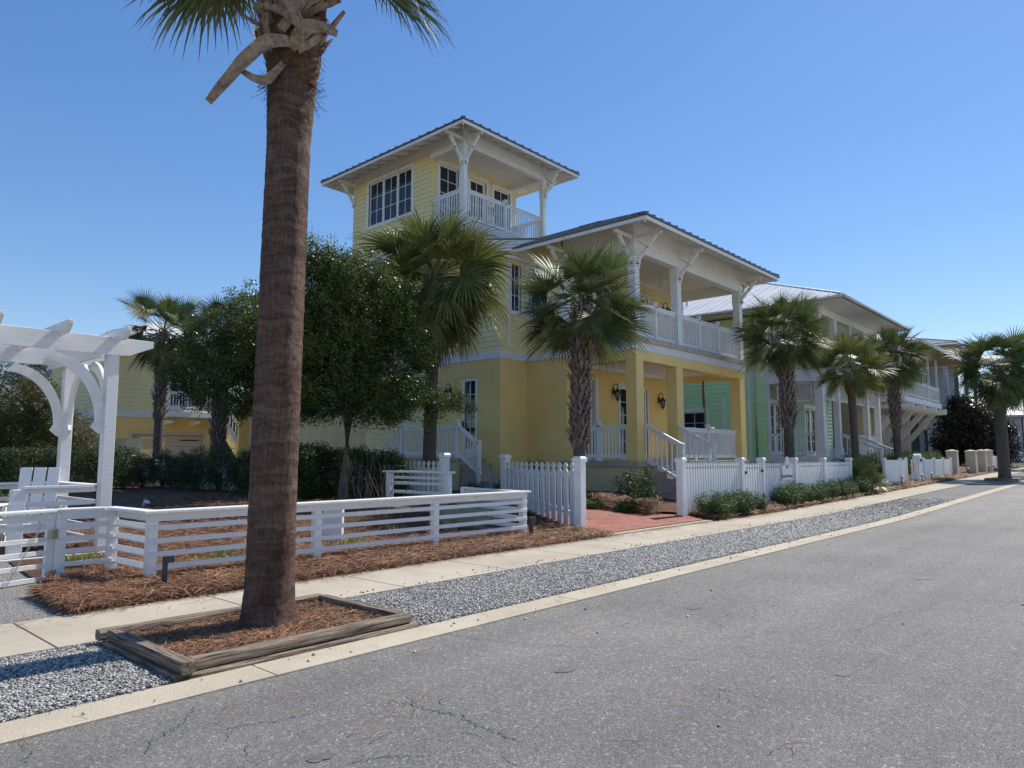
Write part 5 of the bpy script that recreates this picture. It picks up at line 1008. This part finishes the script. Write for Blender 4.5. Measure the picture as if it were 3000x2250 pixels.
F1 = thing('picket_fence', 'white picket fence panel between two capped posts left of the brick walk', 'fence'); fpost(F1,10.8,8.02,1.42,.165); fpost(F1,12.62,11.58,1.47,.165); pickets(F1,(12.57,11.48),(10.85,8.12),1.30,.29,.205)
F2 = thing('picket_fence', 'white picket fence running back behind the hedge to the garage', 'fence'); fpost(F2,10.9,11.85,1.50,.165)
for i, y in enumerate((15.5,19.1,22.7,26.4,30.0)): fpost(F2,10.95,y,1.50,.165)
ys = [11.9,15.5,19.1,22.7,26.4,30.0]
for a, b in zip(ys, ys[1:]): pickets(F2,(10.95,b-.08),(10.95,a+.08),1.32,.17,.12)
F3 = thing('picket_fence', 'long white picket fence behind leafy shrubs in front of the yellow house', 'fence')
px = [14.35,17.42,18.72,21.05,23.5,26.1]
for x in px: fpost(F3,x,7.86,1.40,.165)
pickets(F3,(14.45,7.86),(17.33,7.86),1.28,.125,.09); 
for a, b in zip(px[2:], px[3:]): pickets(F3,(a+.09,7.86),(b-.09,7.86),1.25,.125,.09)
gt = thing('gate', 'narrow white picket gate with dark hinges in the long front fence', 'gate'); pickets(gt,(17.53,7.83),(18.6,7.83),1.24,.15,.11,z_off=.05)
for x, z in ((17.56,1.02),(18.58,1.05),(18.60,.40)): mb = MB(); mb.box(x-.05,7.76,z-.04,x+.05,7.785,z+.03); mb.build('hinge', 'iron', gt)
def sign():
    t = thing('house_sign', 'small white arched house sign reading 291 on the picket fence', 'sign', (20.25,7.755,.86)); mb = MB(); pr = [(-.34,-.10),(.34,-.10),(.34,.20),(.36,.26),(.26,.27),(.18,.34),(.06,.50),(0,.53),(-.06,.50),(-.18,.34),(-.26,.27),(-.36,.26),(-.34,.20)]
    mb.prism([(x,0,z) for x,z in pr], (0,0,0), (0,.025,0)); mb.build('board', 'white', t)
    pts = [(-.36,.27),(-.25,.28),(-.17,.35),(-.06,.51),(0,.545),(.06,.51),(.17,.35),(.25,.28),(.36,.27)]; mb = MB()
    for a, b in zip(pts, pts[1:]): mb.bar((a[0],-.01,a[1]),(b[0],-.01,b[1]),.05,.02)
    mb.build('moulding', 'white', t)
    for txt, z, s in (('291',.22,.15),('Sunset Dreams',-.02,.125)):
        c = bpy.data.curves.new('lettering','FONT'); c.body = txt; c.size = s; c.align_x = 'CENTER'; c.extrude = .003; o = bpy.data.objects.new('lettering_tmp', c); COL.objects.link(o)
        dg = bpy.context.evaluated_depsgraph_get(); me = bpy.data.meshes.new_from_object(o.evaluated_get(dg)); bpy.data.objects.remove(o); q = bpy.data.objects.new('lettering', me); COL.objects.link(q); me.materials.clear(); me.materials.append(M['letter'] if txt == '291' else M['dark_grey']); q.parent = t; q.location = (0,-.004,z); q.rotation_euler = (math.pi/2,0,0)
sign()
F4 = thing('picket_fence', 'white round topped picket fence in front of the beige house', 'fence')
qx = [30.6,32.9,33.8,35.4,37.0,39.0,41.0,42.8]
for x in qx: 
    mb = MB(); z = 1.42; mb.box(x-.07,7.83,G(x,7.9)-.03,x+.07,7.97,z-.04); mb.build('post', 'white', F4, bevel=.03)
pickets(F4,(30.7,7.9),(33.75,7.9),1.30,.13,.115,round_=True); pickets(F4,(34.6,7.9),(42.8,7.9),1.30,.13,.115,round_=True)
mbx = thing('mailbox', 'white wooden mailbox stand against the second picket fence', 'mailbox', (35.0,7.72,.3)); mb = MB(); mb.box(-.14,-.1,-.05,.14,.1,.85); mb.build('stand', 'white', mbx, bevel=.01); mb = MB(); mb.box(-.22,-.16,.85,.22,.12,1.05); mb.tube([(0,-.16,1.05),(0,.12,1.05)], .2, 12); mb.build('box', 'white', mbx, bevel=.01)
def pillar(x, y, w_, h, lab):
    t = thing('stucco_pillar', lab, 'pillar', (x,y,G(x,y)-.03), group='sand coloured gate pillars'); mb = MB(); mb.box(-w_,-w_,0,w_,w_,h); mb.build('shaft', 'sand_stucco', t, bevel=.03); mb = MB(); k = w_*1.06; mb.add([(-k,-k,h),(k,-k,h),(k,k,h),(-k,k,h),(0,0,h+.08),(-k,-k,h-.05),(k,-k,h-.05),(k,k,h-.05),(-k,k,h-.05)], [(0,1,4),(1,2,4),(2,3,4),(3,0,4),(5,6,1,0),(6,7,2,1),(7,8,3,2),(8,5,0,3)]); mb.build('cap', 'sand_stucco', t)
for i, (x, y, w_, h) in enumerate(((43.6,7.95,.25,1.30),(47.9,7.8,.26,1.28),(51.2,7.8,.24,1.28),(52.6,7.7,.26,1.30))): pillar(x,y,w_,h,['sand stucco pillar closing the round topped picket fence','sand stucco pillar standing free beyond the gateway gap','sand stucco pillar, first of the close pair before the far palm','sand stucco pillar nearest the far palm trunk'][i])
F5 = thing('picket_fence', 'sand and white garden fence behind the far pillars', 'fence'); pickets(F5,(50.2,8.1),(53.2,8.1),1.45,.3,.29,round_=True,m='sand_stucco'); pickets(F5,(55.8,8.1),(64,8.4),1.5,.3,.28,round_=True); 
F6 = thing('picket_fence', 'white solid fence at the right edge beyond the far palm', 'fence'); pickets(F6,(66,7.3),(90,6.6),1.55,.4,.38,round_=True)
F7 = thing('wrought_gate', 'dark wall and thin metal gate between the first two sand pillars', 'gate'); mb = MB(); mb.box(45.0,9.2,.3,47.5,9.4,1.45); mb.build('panel', 'dark_grey', F7); mb = MB(); 
for i in range(8): mb.bar((47.6+i*.2,9.2,.4),(47.6+i*.2,9.2,1.3),.03,.03)
mb.bar((47.5,9.2,1.3),(49.2,9.2,1.3),.05,.05); mb.build('bars', 'dark_grey', F7)
LT = thing('path_light', 'small dark stake light below the round topped fence', 'path light', (31.2,7.45,G(31.2,7.4)), group='small stake lights along the far beds')
mb = MB(); mb.tube([(0,0,0),(0,0,.42)], .02, 6); mb.build('stake', 'iron', LT); mb = MB(); mb.lathe([(.02,.36),(.05,.38),(.075,.42),(.02,.46)], (0,0,0), 10); mb.build('lamp_head', 'hinge', LT)
tag(LT, 'small dark stake light, first along the round topped fence')
for i, x in enumerate((34.2,36.0,44.4,50.6,52.6,56.5)): copy_thing(LT, (x,7.4,G(x,7.4)), label='small dark stake light in the far beds, %s from the near end' % ORD[i+1])
# ------------------------------------------------------------------ shrubs
def shrub_parts(kind, seed, w_, h, n):
    global rng
    rng = np.random.default_rng(seed)
    if kind == 'upright':       # leafy upright stems (front of the fence)
        ns = n; a = rng.uniform(0,6.28,ns); r = np.sqrt(rng.uniform(0,1,ns))*w_; B = np.stack([np.cos(a)*r*.6, np.sin(a)*r*.6, np.zeros(ns)],1); T_ = np.stack([np.cos(a)*r, np.sin(a)*r, h*rng.uniform(.55,1.08,ns)*(1-.25*(r/w_)**2)],1); P = []; D = []
        for k in range(22):
            t = rng.uniform(.15,1.0,ns)[:,None]; P.append(B+(T_-B)*t); az = rng.uniform(0,6.28,ns); el = rng.uniform(.1,1.1,ns); D.append(np.stack([np.cos(az)*np.cos(el), np.sin(az)*np.cos(el), np.sin(el)],1))
        return spikes(np.concatenate(P), np.concatenate(D), rng.uniform(.07,.13,ns*22), .018, droop=.35)
    if kind == 'hedge':
        m_ = n; u = rng.uniform(-1,1,(m_,3)); k = np.abs(u).max(1); u = u/np.maximum(k,.01)[:,None]*rng.uniform(.45,1.0,m_)[:,None]**.5; u *= 1-.12*np.sin(u[:,[1,2,0]]*4+seed); C = u*np.array([w_,w_*.85,h/2])+np.array([0,0,h/2+.03]); return leaf_cloud(C, 16, .05, .055, .5)
    if kind == 'loose':
        m_ = n; v = rng.normal(0,1,(m_,3)); v /= np.linalg.norm(v,axis=1,keepdims=True); r = rng.uniform(.3,1.1,m_)[:,None]**.6; C = v*r*np.array([w_,w_,h/2])*(1+.22*np.sin(v[:,[1,2,0]]*5+seed)); C[:,2] += h/2+.02; return leaf_cloud(C, 14, .055, .06, .42)
def shrub(kind, x, y, w_, h, n, lab, seed, m='shrub_leaf', group=None, name='shrub', catg='shrub', z=0):
    t = thing(name, lab, catg, (x,y,G(x,y)+z), group=group); V, F = shrub_parts(kind, seed, w_, h, n); fast('foliage', V, F, m, t)
    random.seed(seed); mb = MB()
    for i in range(9 if kind != 'upright' else 5): a = random.uniform(0,6.28); r = w_*random.uniform(.1,.6); mb.tube([(0.03*math.cos(a),.03*math.sin(a),-.05),(r*.5*math.cos(a),r*.5*math.sin(a),h*.4),(r*math.cos(a),r*math.sin(a),h*.85)], [.014,.009,.004], 5)
    mb.build('stems', 'bark', t); return t
u1 = shrub('upright', 15.0, 7.42, .42, .62, 110, 'leafy green shrub in front of the fence, next to the tall fence post', 31, group='leafy shrubs along the front fence')
u2 = shrub('upright', 19.3, 7.48, .42, .60, 110, 'leafy green shrub in front of the fence just right of the gate', 32, group='leafy shrubs along the front fence')
for i, (x, y, s) in enumerate(((15.55,7.5,.9),(16.1,7.42,1.0),(16.7,7.5,.95),(17.25,7.45,.85))): copy_thing(u1 if i%2 else u2, (x,y,G(x,y)), i*1.3, s, 'leafy green shrub left of the picket gate, %s from the brick walk' % ORD[i+1])
for i, x in enumerate((19.95,20.6,21.3,22.0,22.75,23.5,24.2,24.9,25.6,26.2)): copy_thing(u2 if i%2 else u1, (x,7.5+.06*math.sin(i*2),G(x,7.5)), i*.9+.4, .95+.12*math.sin(i*1.7), 'leafy green shrub right of the picket gate, %s along the fence' % ORD[i+1])
fl = thing('flower', 'pale violet flower above the first shrub by the tall post', 'flower', (15.0,7.3,.72)); mb = MB()
for k in range(5): a = k*1.2566; mb.add([(0,0,0),(.05*math.cos(a-.4),.05*math.sin(a-.4),.012),(.065*math.cos(a),.065*math.sin(a),.0),(.05*math.cos(a+.4),.05*math.sin(a+.4),.012)], [(0,1,2,3)])
mb.tube([(0,0,-.3),(0,0,0)], .004, 5); mb.build('petals', 'flower', fl)
# entry bed between the brick walk and the steps
shrub('loose', 14.3, 8.75, .28, .95, 170, 'tall pale leaved shrub behind the right gate post', 41, 'shrub_leaf'); shrub('upright', 13.75, 8.9, .3, .38, 80, 'low bright green shrub at the bend of the brick walk', 42)
shrub('upright', 13.5, 9.7, .26, .3, 60, 'small green shrub beside the brick edging', 48)
shrub('loose', 15.9, 10.2, .38, .75, 110, 'dark small shrub below the porch front near the steps', 43, 'hedge_leaf'); shrub('loose', 14.6, 12.3, .42, .95, 130, 'dark shrub against the porch foundation left of the steps', 44, 'hedge_leaf')
for i, (x, y, h) in enumerate(((14.0,12.9,.45),(13.4,13.4,.4),(15.4,11.6,.4),(16.4,10.3,.35))): shrub('upright', x, y, .3, h, 40, ['dark strappy plant at the corner of the yellow wall','dark strappy plant beside the side steps','dark strappy plant between the two foundation shrubs','dark strappy plant under the porch edge by the steps'][i], 50+i, 'hedge_leaf')
# hedge along the park fence
h1 = shrub('hedge', 10.25, 13.05, .42, 1.12, 620, 'dark clipped hedge shrub at the right end beside the picket fence', 61, 'hedge_leaf', 'hedge shrubs along the park fence'); h2 = shrub('hedge', 10.25, 14.1, .50, 1.22, 700, 'dark clipped hedge shrub, second from the right end', 62, 'hedge_leaf', 'hedge shrubs along the park fence'); h3 = shrub('loose', 10.2, 21.2, .55, 1.45, 520, 'ragged hedge shrub left of the big palm trunk', 63, 'hedge_leaf', 'hedge shrubs along the park fence')
for i, (y, k, s) in enumerate(((15.6,h2,1.05),(16.5,h2,1.1),(17.5,h2,1.08),(18.6,h2,1.0),(19.8,h3,.9),(22.6,h3,.95),(24.0,h3,.85),(25.3,h3,.95),(26.7,h3,.85),(28.2,h3,.9),(29.6,h3,.95),(31.0,h3,1.1))): copy_thing(k, (10.2+.1*math.sin(i*2.2),y,G(10,y)), i*1.1, s, 'dark hedge shrub in the row behind the mulch, %s after the oak trunk' % ORD[i])
h4 = shrub('hedge', 3.2, 26.0, 1.0, 1.25, 1500, 'dark clipped hedge block at the far left behind the arbor', 71, 'hedge_leaf', 'clipped hedge blocks at the back of the park')
for i, x in enumerate((4.9,6.6,8.3,1.4)): copy_thing(h4, (x,26.0+.3*i,G(x,26)), i*1.57, 1+.04*i, 'dark clipped hedge block behind the arbor, %s from the left' % ORD[i+2 if i < 3 else 0])
shrub('loose', 2.6, 16.0, 1.0, .75, 800, 'low bright green hedge at the left edge behind the arbor rail', 75, 'shrub_leaf'); shrub('loose', 1.0, 15.6, 1.0, .75, 700, 'low bright green bush cut by the left edge of the view', 76, 'shrub_leaf')
shrub('loose', 24.2, 9.4, .8, .8, 300, 'yellow green bush behind the front fence beside the young palm', 77, 'shrub_leaf'); shrub('loose', 26.0, 9.3, .7, .7, 260, 'low bush behind the fence below the white porch rail', 78, 'shrub_leaf'); shrub('loose', 27.6, 9.0, .6, .65, 220, 'pale flecked bush behind the fence near the white steps', 79, 'shrub_leaf')
shrub('hedge', 44.0, 9.6, 1.3, 1.1, 900, 'clipped hedge behind the round topped fence before the sand pillar', 80, 'shrub_leaf'); shrub('hedge', 41.5, 9.6, 1.3, 1.0, 900, 'clipped low hedge beside the slim palm in front of the beige house', 81, 'shrub_leaf')
for i, (x, y) in enumerate(((68,6.9),(71,6.9),(66.5,6.4))): shrub('loose', x, y, .7, .75, 200, ['round clipped bush at the foot of the far right fence','round clipped bush at the right edge by the far fence','small round bush just right of the far palm'][i], 85+i, 'shrub_leaf')
# fan palmettos and a feathery young palm
def palmetto(x, y, s, n, lab, seed, m='palm_leaf'):
    t = thing('palmetto', lab, 'palmetto', (x,y,G(x,y)), group='fan palmetto clumps'); V, F = crown_mesh(n, .55*s, .42*s, (0,0,.1), seed, lo=5, hi=80, nl=18, droop=.35, wscale=.9); fast('fronds', V, F, m, t); return t
palmetto(27.2,7.95,1.25,24,'fan palmetto clump at the end of the leafy shrub row',91,'palm_leaf_yellow'); palmetto(28.2,8.3,1.3,24,'taller fan palmetto beside the slim palm trunk',92); palmetto(26.6,7.6,1.0,18,'low fan palmetto touching the end of the picket fence',93); palmetto(32.5,9.3,1.4,24,'bright fan palmetto behind the round topped fence',94,'palm_leaf_yellow'); palmetto(35.5,9.4,1.4,24,'dark fan palmetto behind the round topped fence',95)
def feather_palm(x, y, lab):
    t = thing('young_palm', lab, 'palm', (x,y,G(x,y))); random.seed(15); P = []; D = []; L = []; mb = MB()
    for i in range(17):
        az = i*2.4; el = random.uniform(.6,1.45); c = Vector((0,0,.1)); ln = random.uniform(1.0,1.45); pts = [c.copy()]
        for k in range(16):
            d = Vector((math.cos(az)*math.cos(el), math.sin(az)*math.cos(el), math.sin(el))); c = c+d*ln/16; el -= .055+.03*random.random(); pts.append(c.copy()); sd = Vector((-math.sin(az), math.cos(az), 0))
            if k > 2:
                for sg in (-1,1):
                    for q in range(2): P.append(tuple(c-d*ln/16*q*.5)); v = (d*.75+sd*sg*.75+Vector((0,0,.28))).normalized(); D.append(tuple(v)); L.append(.30*math.sin((k+1)/18*math.pi)+.08)
        mb.tube(pts, [.014-.0007*k for k in range(len(pts))], 5)
    mb.build('stalks', 'palm_leaf_yellow', t); V, F = spikes(np.array(P), np.array(D), np.array(L), .018, droop=.25); fast('fronds', V, F, 'palm_leaf_yellow', t)
feather_palm(21.9,9.0,'young feathery palm behind the fence by the yellow corner pillar')
# grass tufts in the park and dry stalks
def tuft(name, x, y, s, n, lab, seed, m='grass', h=.30, w_=.014, spread=.5, catg='grass tuft', group='grass tufts in the pine straw'):
    global rng
    rng = np.random.default_rng(seed); a = rng.uniform(0,6.28,n); el = rng.uniform(.5,1.5,n)*1.0; P = np.stack([np.cos(a)*s*rng.uniform(0,1,n)*.6, np.sin(a)*s*rng.uniform(0,1,n)*.6, np.zeros(n)],1); D = np.stack([np.cos(a)*np.cos(el)*spread*1.6, np.sin(a)*np.cos(el)*spread*1.6, np.sin(el)],1); D /= np.linalg.norm(D,axis=1,keepdims=True)
    V, F = spikes(P, D, rng.uniform(.5,1.1,n)*h, w_, droop=.5, segs=3); o = fast(name, V, F, m); o.location = (x,y,G(x,y)+.03); tag(o, lab, catg, group)
for i, (x, y, s, n) in enumerate(((3.0,9.75,.26,150),(3.6,8.4,.24,150),(3.85,8.6,.2,110),(4.1,8.75,.2,100),(4.35,8.5,.24,160),(4.55,9.2,.25,90),(4.9,9.0,.18,60),(6.2,8.8,.24,130),(6.55,9.1,.14,60),(7.3,8.6,.1,40))): tuft('grass_tuft', x, y, s, n, 'green grass tuft in the park straw, %s counting along the fence from the gate' % ORD[i], 100+i)
tuft('dry_grass_clump', 7.6, 9.35, .28, 170, 'brown dried ornamental grass clump behind the rail fence', 120, 'dry_stalk', .55, .008, .75, 'dry grass', None); 
t = thing('bare_stalks', 'thin bare brown stalks standing behind the rail fence near the hedge', 'bare stalks', (7.85,10.2,.15)); random.seed(4); mb = MB()
for i in range(26):
    a = random.uniform(0,6.28); r = random.uniform(.05,.45); l = random.uniform(.55,1.15); p = Vector((random.uniform(-.25,.25),random.uniform(-.25,.25),0)); q = p+Vector((math.cos(a)*r, math.sin(a)*r, l)); mb.tube([p, (p+q)/2+Vector((.02,0,.02)), q], [.006,.005,.002], 4)
mb.build('stalks', 'dry_stalk', t)
t = thing('bare_stalks', 'bare thin sapling stems in front of the clipped hedge', 'bare stalks', (8.9,12.3,.3)); mb = MB()
for i in range(9):
    a = random.uniform(0,6.28); r = random.uniform(.05,.3); l = random.uniform(.6,1.25); p = Vector((random.uniform(-.2,.2),random.uniform(-.2,.2),0)); q = p+Vector((math.cos(a)*r, math.sin(a)*r, l)); mb.tube([p, (p+q)/2+Vector((.03,0,0)), q], [.009,.007,.003], 4)
mb.build('stalks', 'dry_stalk', t)
# ------------------------------------------------------------------ oaks
RT = Vector((.669,-.743,0)); FW = Vector((.743,.669,0))
def oak(x, y, lumps, lab, seed, n_per=46, trunk=True, tr=.10, leaf='oak_leaf', lean=0, size=.06, twigs=40, fork=2.15, dens=1.0, name='oak_tree', catg='tree'):
    global rng
    rng = np.random.default_rng(seed); random.seed(seed); g = G(x,y); t = thing(name, lab, catg, (x,y,g)); C = []; low = []; mb = MB(); top = Vector((0,0,fork-g))+RT*lean
    if trunk: mb.tube([(0,0,-.1),(0,0,.02),tuple(top*.5+RT*.03),tuple(top)], [tr*1.35,tr*1.1,tr*.95,tr*.9], 12)
    for (r, z, R) in lumps:
        d = random.uniform(-.55,.55)*(1.0 if R > .5 else .3); c = RT*r+FW*d+Vector((0,0,z-g)); n = int(680*R**2*dens); v = rng.normal(0,1,(n,3)); v /= np.linalg.norm(v,axis=1,keepdims=True); rr = rng.uniform(.15,1.0,n)**.45
        C.append(np.array(c)+v*(rr*R*(1+.36*np.sin(v[:,0]*6+v[:,2]*5+seed+r*3)))[:,None]*np.array([1,1,.9]))
        if trunk or R > .5: mid = top*.4+c*.6+Vector((0,0,.05*abs(r))); mb.tube([tuple(top-Vector((0,0,.05))), tuple(top+Vector((r*.1,0,.25))), tuple(mid), tuple(c)], [tr*.5,tr*.32,tr*.2,.006], 6) if (z > 3.2 or R > .6) else low.append(c)
    C = np.concatenate(C); V, F = leaf_cloud(C, n_per//2, .062, size, .5); fast('crown', V, F, leaf, t)
    tw = MB()
    for i in range(twigs):
        r, z, R = random.choice(lumps); c = RT*r+Vector((0,0,z-g)); a = random.uniform(0,6.28); up = random.random() < .5; d = (RT*math.cos(a)+FW*math.sin(a)*.6+Vector((0,0,random.uniform(.2,1.3) if up and z > 4.6 else random.uniform(-.5,.2)))).normalized(); p = c+d*R*.8; q = p+d*R*random.uniform(.35,.8)+Vector((0,0,-.08)); tw.tube([tuple(p), tuple((p+q)/2), tuple(q)], [.006,.004,.002], 4)
        if z > 4.8 and i % 3 == 0: q2 = c+Vector((random.uniform(-.2,.2),random.uniform(-.2,.2),R+random.uniform(.25,.6))); tw.tube([tuple(c), tuple(q2)], [.012,.003], 4)
    for c in low: tw.tube([tuple(c+Vector((0,0,.5))), tuple(c)], [.012,.004], 4)
    tw.build('twigs', 'dry_stalk', t)['kind'] = 'stuff'; mb.build('trunk', 'bark', t, smooth=True); return t
oak(9.05,13.1, [(-.75,5.55,.6),(-.3,5.45,.65),(.3,5.3,.62),(.85,4.95,.7),(1.25,4.35,.65),(1.6,3.6,.5),(-.4,4.65,.9),(.45,4.2,.9),(-.8,3.75,.85),(0,3.25,.85),(.9,3.1,.72),(1.45,2.75,.55),(2.0,2.6,.36),(2.45,2.62,.22),(-.8,2.85,.6),(0,2.62,.4),(-1.0,4.65,.7),(2.75,2.45,.14),(1.9,2.2,.14),(-.45,2.5,.42),(.5,2.45,.42),(1.1,2.35,.35),(-1.0,2.4,.35),(.2,3.6,.8)], 'live oak with slim trunk and broad dark crown beside the hedge', 201, lean=.10)
oak(8.75,15.7, [(r-1.2,z,R) for r,z,R in ((.55,5.1,.6),(-.2,4.6,.65),(-.75,3.9,.5),(-1.0,3.4,.4),(.35,4.0,.75),(-.25,3.4,.6),(.5,3.15,.65),(-.75,2.95,.36),(1.0,4.5,.7),(1.0,3.6,.7),(-.3,2.8,.35),(.4,2.6,.4),(1.0,2.8,.45),(1.4,3.2,.6),(1.5,4.2,.6))], 'live oak partly hidden behind the big palm trunk', 202, dens=.85)
# ------------------------------------------------------------------ palms
palm(11.65,13.25,5.55,.165,'full fan palm with drooping sunlit fronds beside the tower wall',301,boots=(.60,.985),nf=54,pet=1.25,R=1.25,droop=1.1,lean=(.012,-.015),yellow=True,lo=-48,ws=1.0,nb=70)
palm(13.35,9.95,4.75,.15,'dark fan palm with crisscross trunk in front of the porch corner',311,lean=(.012,-.02),boots=(.30,.98),nf=38,pet=1.1,R=.98,droop=.42,lo=-40,nb=170,ws=1.0)
palm(23.15,8.75,5.15,.17,'fan palm with rough trunk in front of the mint green wall',321,lean=(-.012,.0),boots=(.42,.98),nf=40,pet=1.0,R=.88,droop=.5,lo=-50,ws=1.0,nb=150)
palm(29.0,8.45,4.55,.15,'slim fan palm with a red brown collar under its crown',331,lean=(-.02,.01),boots=(.86,.97),nf=36,pet=.95,R=.88,droop=.5,red=True,lo=-45,ws=1.0,nb=26,yellow=True)
palm(35.6,8.6,5.5,.17,'fan palm with crisscross trunk in front of the deck braces',341,lean=(.015,.01),boots=(.42,.98),nf=40,pet=1.1,R=.98,droop=.5,lo=-45,ws=1.0,nb=150)
palm(42.0,5.5,5.4,.26,'tall smooth palm in its own planter on the far kerb strip',351,boots=(.97,.99),nf=50,pet=1.35,R=1.25,droop=.9,lo=-66,z=.35,ws=1.0,nb=10)
palm(60.5,6.35,6.6,.22,'palm crown cut by the right edge beyond the magnolia',361,boots=(.8,.98),nf=36,pet=1.3,R=1.2,droop=.6,ws=1.0,nb=20)
palm(11.3,28.6,6.0,.17,'dark fan palm standing before the tan garage door',371,boots=(.42,.98),nf=34,pet=1.1,R=1.0,droop=.45,ws=1.0,nb=110)
palm(11.35,23.7,5.15,.2,'fan palm with thick crisscross trunk at the corner of the hedge row',381,boots=(.2,.98),nf=34,pet=1.1,R=1.0,droop=.5,ws=1.0,nb=190)
palm(11.7,19.9,4.6,.16,'grey palm trunk behind the hedge left of the oak, crown hidden',391,boots=(.8,.97),nf=22,pet=.9,R=.9,droop=.5,ws=1.0,nb=20)
planter(39.6,44.6,4.7,6.0,.31,'dark timber frame around the far kerb side palm',0,0)
# ------------------------------------------------------------------ magnolia, pines and woods
def blob_tree(x, y, z0, lumps, lab, seed, leaf, size, asp, name='tree', catg='tree', dens=60, per=14, spread=.18, tr=.15, kids=True):
    global rng
    rng = np.random.default_rng(seed); random.seed(seed); t = thing(name, lab, catg, (x,y,z0)); C = []; mb = MB(); H = max(l[2] for l in lumps); mb.tube([(0,0,-.2),(.05,0,H*.5),(0,.05,H*.95)], [tr,tr*.7,tr*.25], 10)
    for (r, d, z, R) in lumps:
        c = RT*r+FW*d+Vector((0,0,z)); n = int(dens*R**2); v = rng.normal(0,1,(n,3)); v /= np.linalg.norm(v,axis=1,keepdims=True); rr = rng.uniform(.1,1.0,n)**.5; C.append(np.array(c)+v*(rr*R*(1+.25*np.sin(v[:,0]*5+v[:,2]*6+seed+r)))[:,None]); mb.tube([(0,0,z*.6),tuple(c)], [tr*.4,.02], 6)
    C = np.concatenate(C); V, F = leaf_cloud(C, per, spread, size, asp); fast('crown', V, F, leaf, t); mb.build('trunk', 'bark', t, smooth=True); return t
blob_tree(61.5,10.0,.5,[(-2.0,0,1.9,.9),(-1.2,.3,3.2,1.1),(0,0,4.1,1.3),(1.3,0,3.4,1.2),(.2,-.5,2.1,1.5),(-1.0,0,1.4,1.1),(1.6,.3,1.9,1.2),(2.6,0,1.3,1.0),(2.9,.4,2.7,.8),(-.4,.5,5.0,.7)],'dark glossy magnolia behind the sand pillars',401,'magnolia_leaf',.20,.5,'magnolia_tree','tree',dens=230,per=10,spread=.16)
blob_tree(8.6,34.5,.3,[(-1.2,0,1.2,1.2),(.2,0,1.5,1.3),(1.3,0,1.3,1.1),(-.6,0,2.7,1.2),(.8,.2,2.8,1.0),(0,0,3.8,.9),(-2.0,0,2.2,1.1),(1.9,0,2.0,.8),(-2.6,.2,3.6,1.0),(2.2,0,1.0,.8)],'bushy yellow green young pine behind the dark hedge',411,'pine_leaf',.17,.12,'pine_tree','tree',dens=330,per=16,spread=.12)
blob_tree(5.8,36.5,.3,[(-1.5,0,1.5,1.6),(0,0,2.5,1.5),(1.2,0,3.6,1.2),(-2.4,0,3.6,1.3),(-.6,.2,4.6,1.1)],'yellow green pine at the left edge behind the arbor',412,'pine_leaf',.17,.12,'pine_tree','tree',dens=300,per=16,spread=.12)
blob_tree(15.5,63,.3,[(-2.5,0,6.3,1.3),(-1,0,7.6,1.5),(1,0,7.9,1.3),(2.6,0,6.6,1.1),(0,0,6,1.2),(-3.5,0,7.6,1.1),(3.6,0,5.0,1.0),(-1.8,0,4.6,1.2),(1.8,0,4.6,1.1)],'dark spreading pine far behind the arbor with sky through its boughs',421,'dark_pine',.30,.12,'pine_tree','tree',dens=110,per=16,spread=.2,tr=.25)
blob_tree(9,66,.3,[(-3,0,5.5,1.8),(0,0,7.4,1.9),(-1.5,0,8.8,1.5),(2,0,6,1.5),(-4,0,8,1.6)],'dark pine at the far left edge',422,'dark_pine',.30,.12,'pine_tree','tree',dens=100,per=16,spread=.2,tr=.25)
blob_tree(24,46,.3,[(-1.5,0,2,1.5),(0,0,3,1.6),(1.5,0,2.2,1.5),(.5,0,4.2,1.2)],'green tree seen between the garage and the back porch',431,'oak_leaf',.15,.5,'oak_tree','tree',dens=160,per=12,spread=.2)
def woods():
    global rng
    rng = np.random.default_rng(77); C = []
    for i in range(150):
        px = rng.uniform(-300,1250); Y = rng.uniform(80,115); u = (px-1500)/2080; x = Y*(.743+.669*u); y = Y*(.669-.743*u); R = rng.uniform(2.2,4); v = rng.normal(0,1,(int(26*R),3)); v /= np.linalg.norm(v,axis=1,keepdims=True); C.append(np.array([x,y,rng.uniform(1,5.2)])+v*R*rng.uniform(.3,1,(len(v),1)))
    V, F = leaf_cloud(np.concatenate(C), 12, .5, .7, .4); o = fast('woods', V, F, 'dark_pine'); o['kind'] = 'stuff'
    C = []
    for i in range(60):
        x = rng.uniform(100,150); y = rng.uniform(-60,24); R = rng.uniform(2.2,4); v = rng.normal(0,1,(int(26*R),3)); v /= np.linalg.norm(v,axis=1,keepdims=True); C.append(np.array([x,y,rng.uniform(1,4.2)])+v*R*rng.uniform(.3,1,(len(v),1)))
    V, F = leaf_cloud(np.concatenate(C), 12, .5, .7, .4); o = fast('woods', V, F, 'dark_pine'); o['kind'] = 'stuff'
woods()
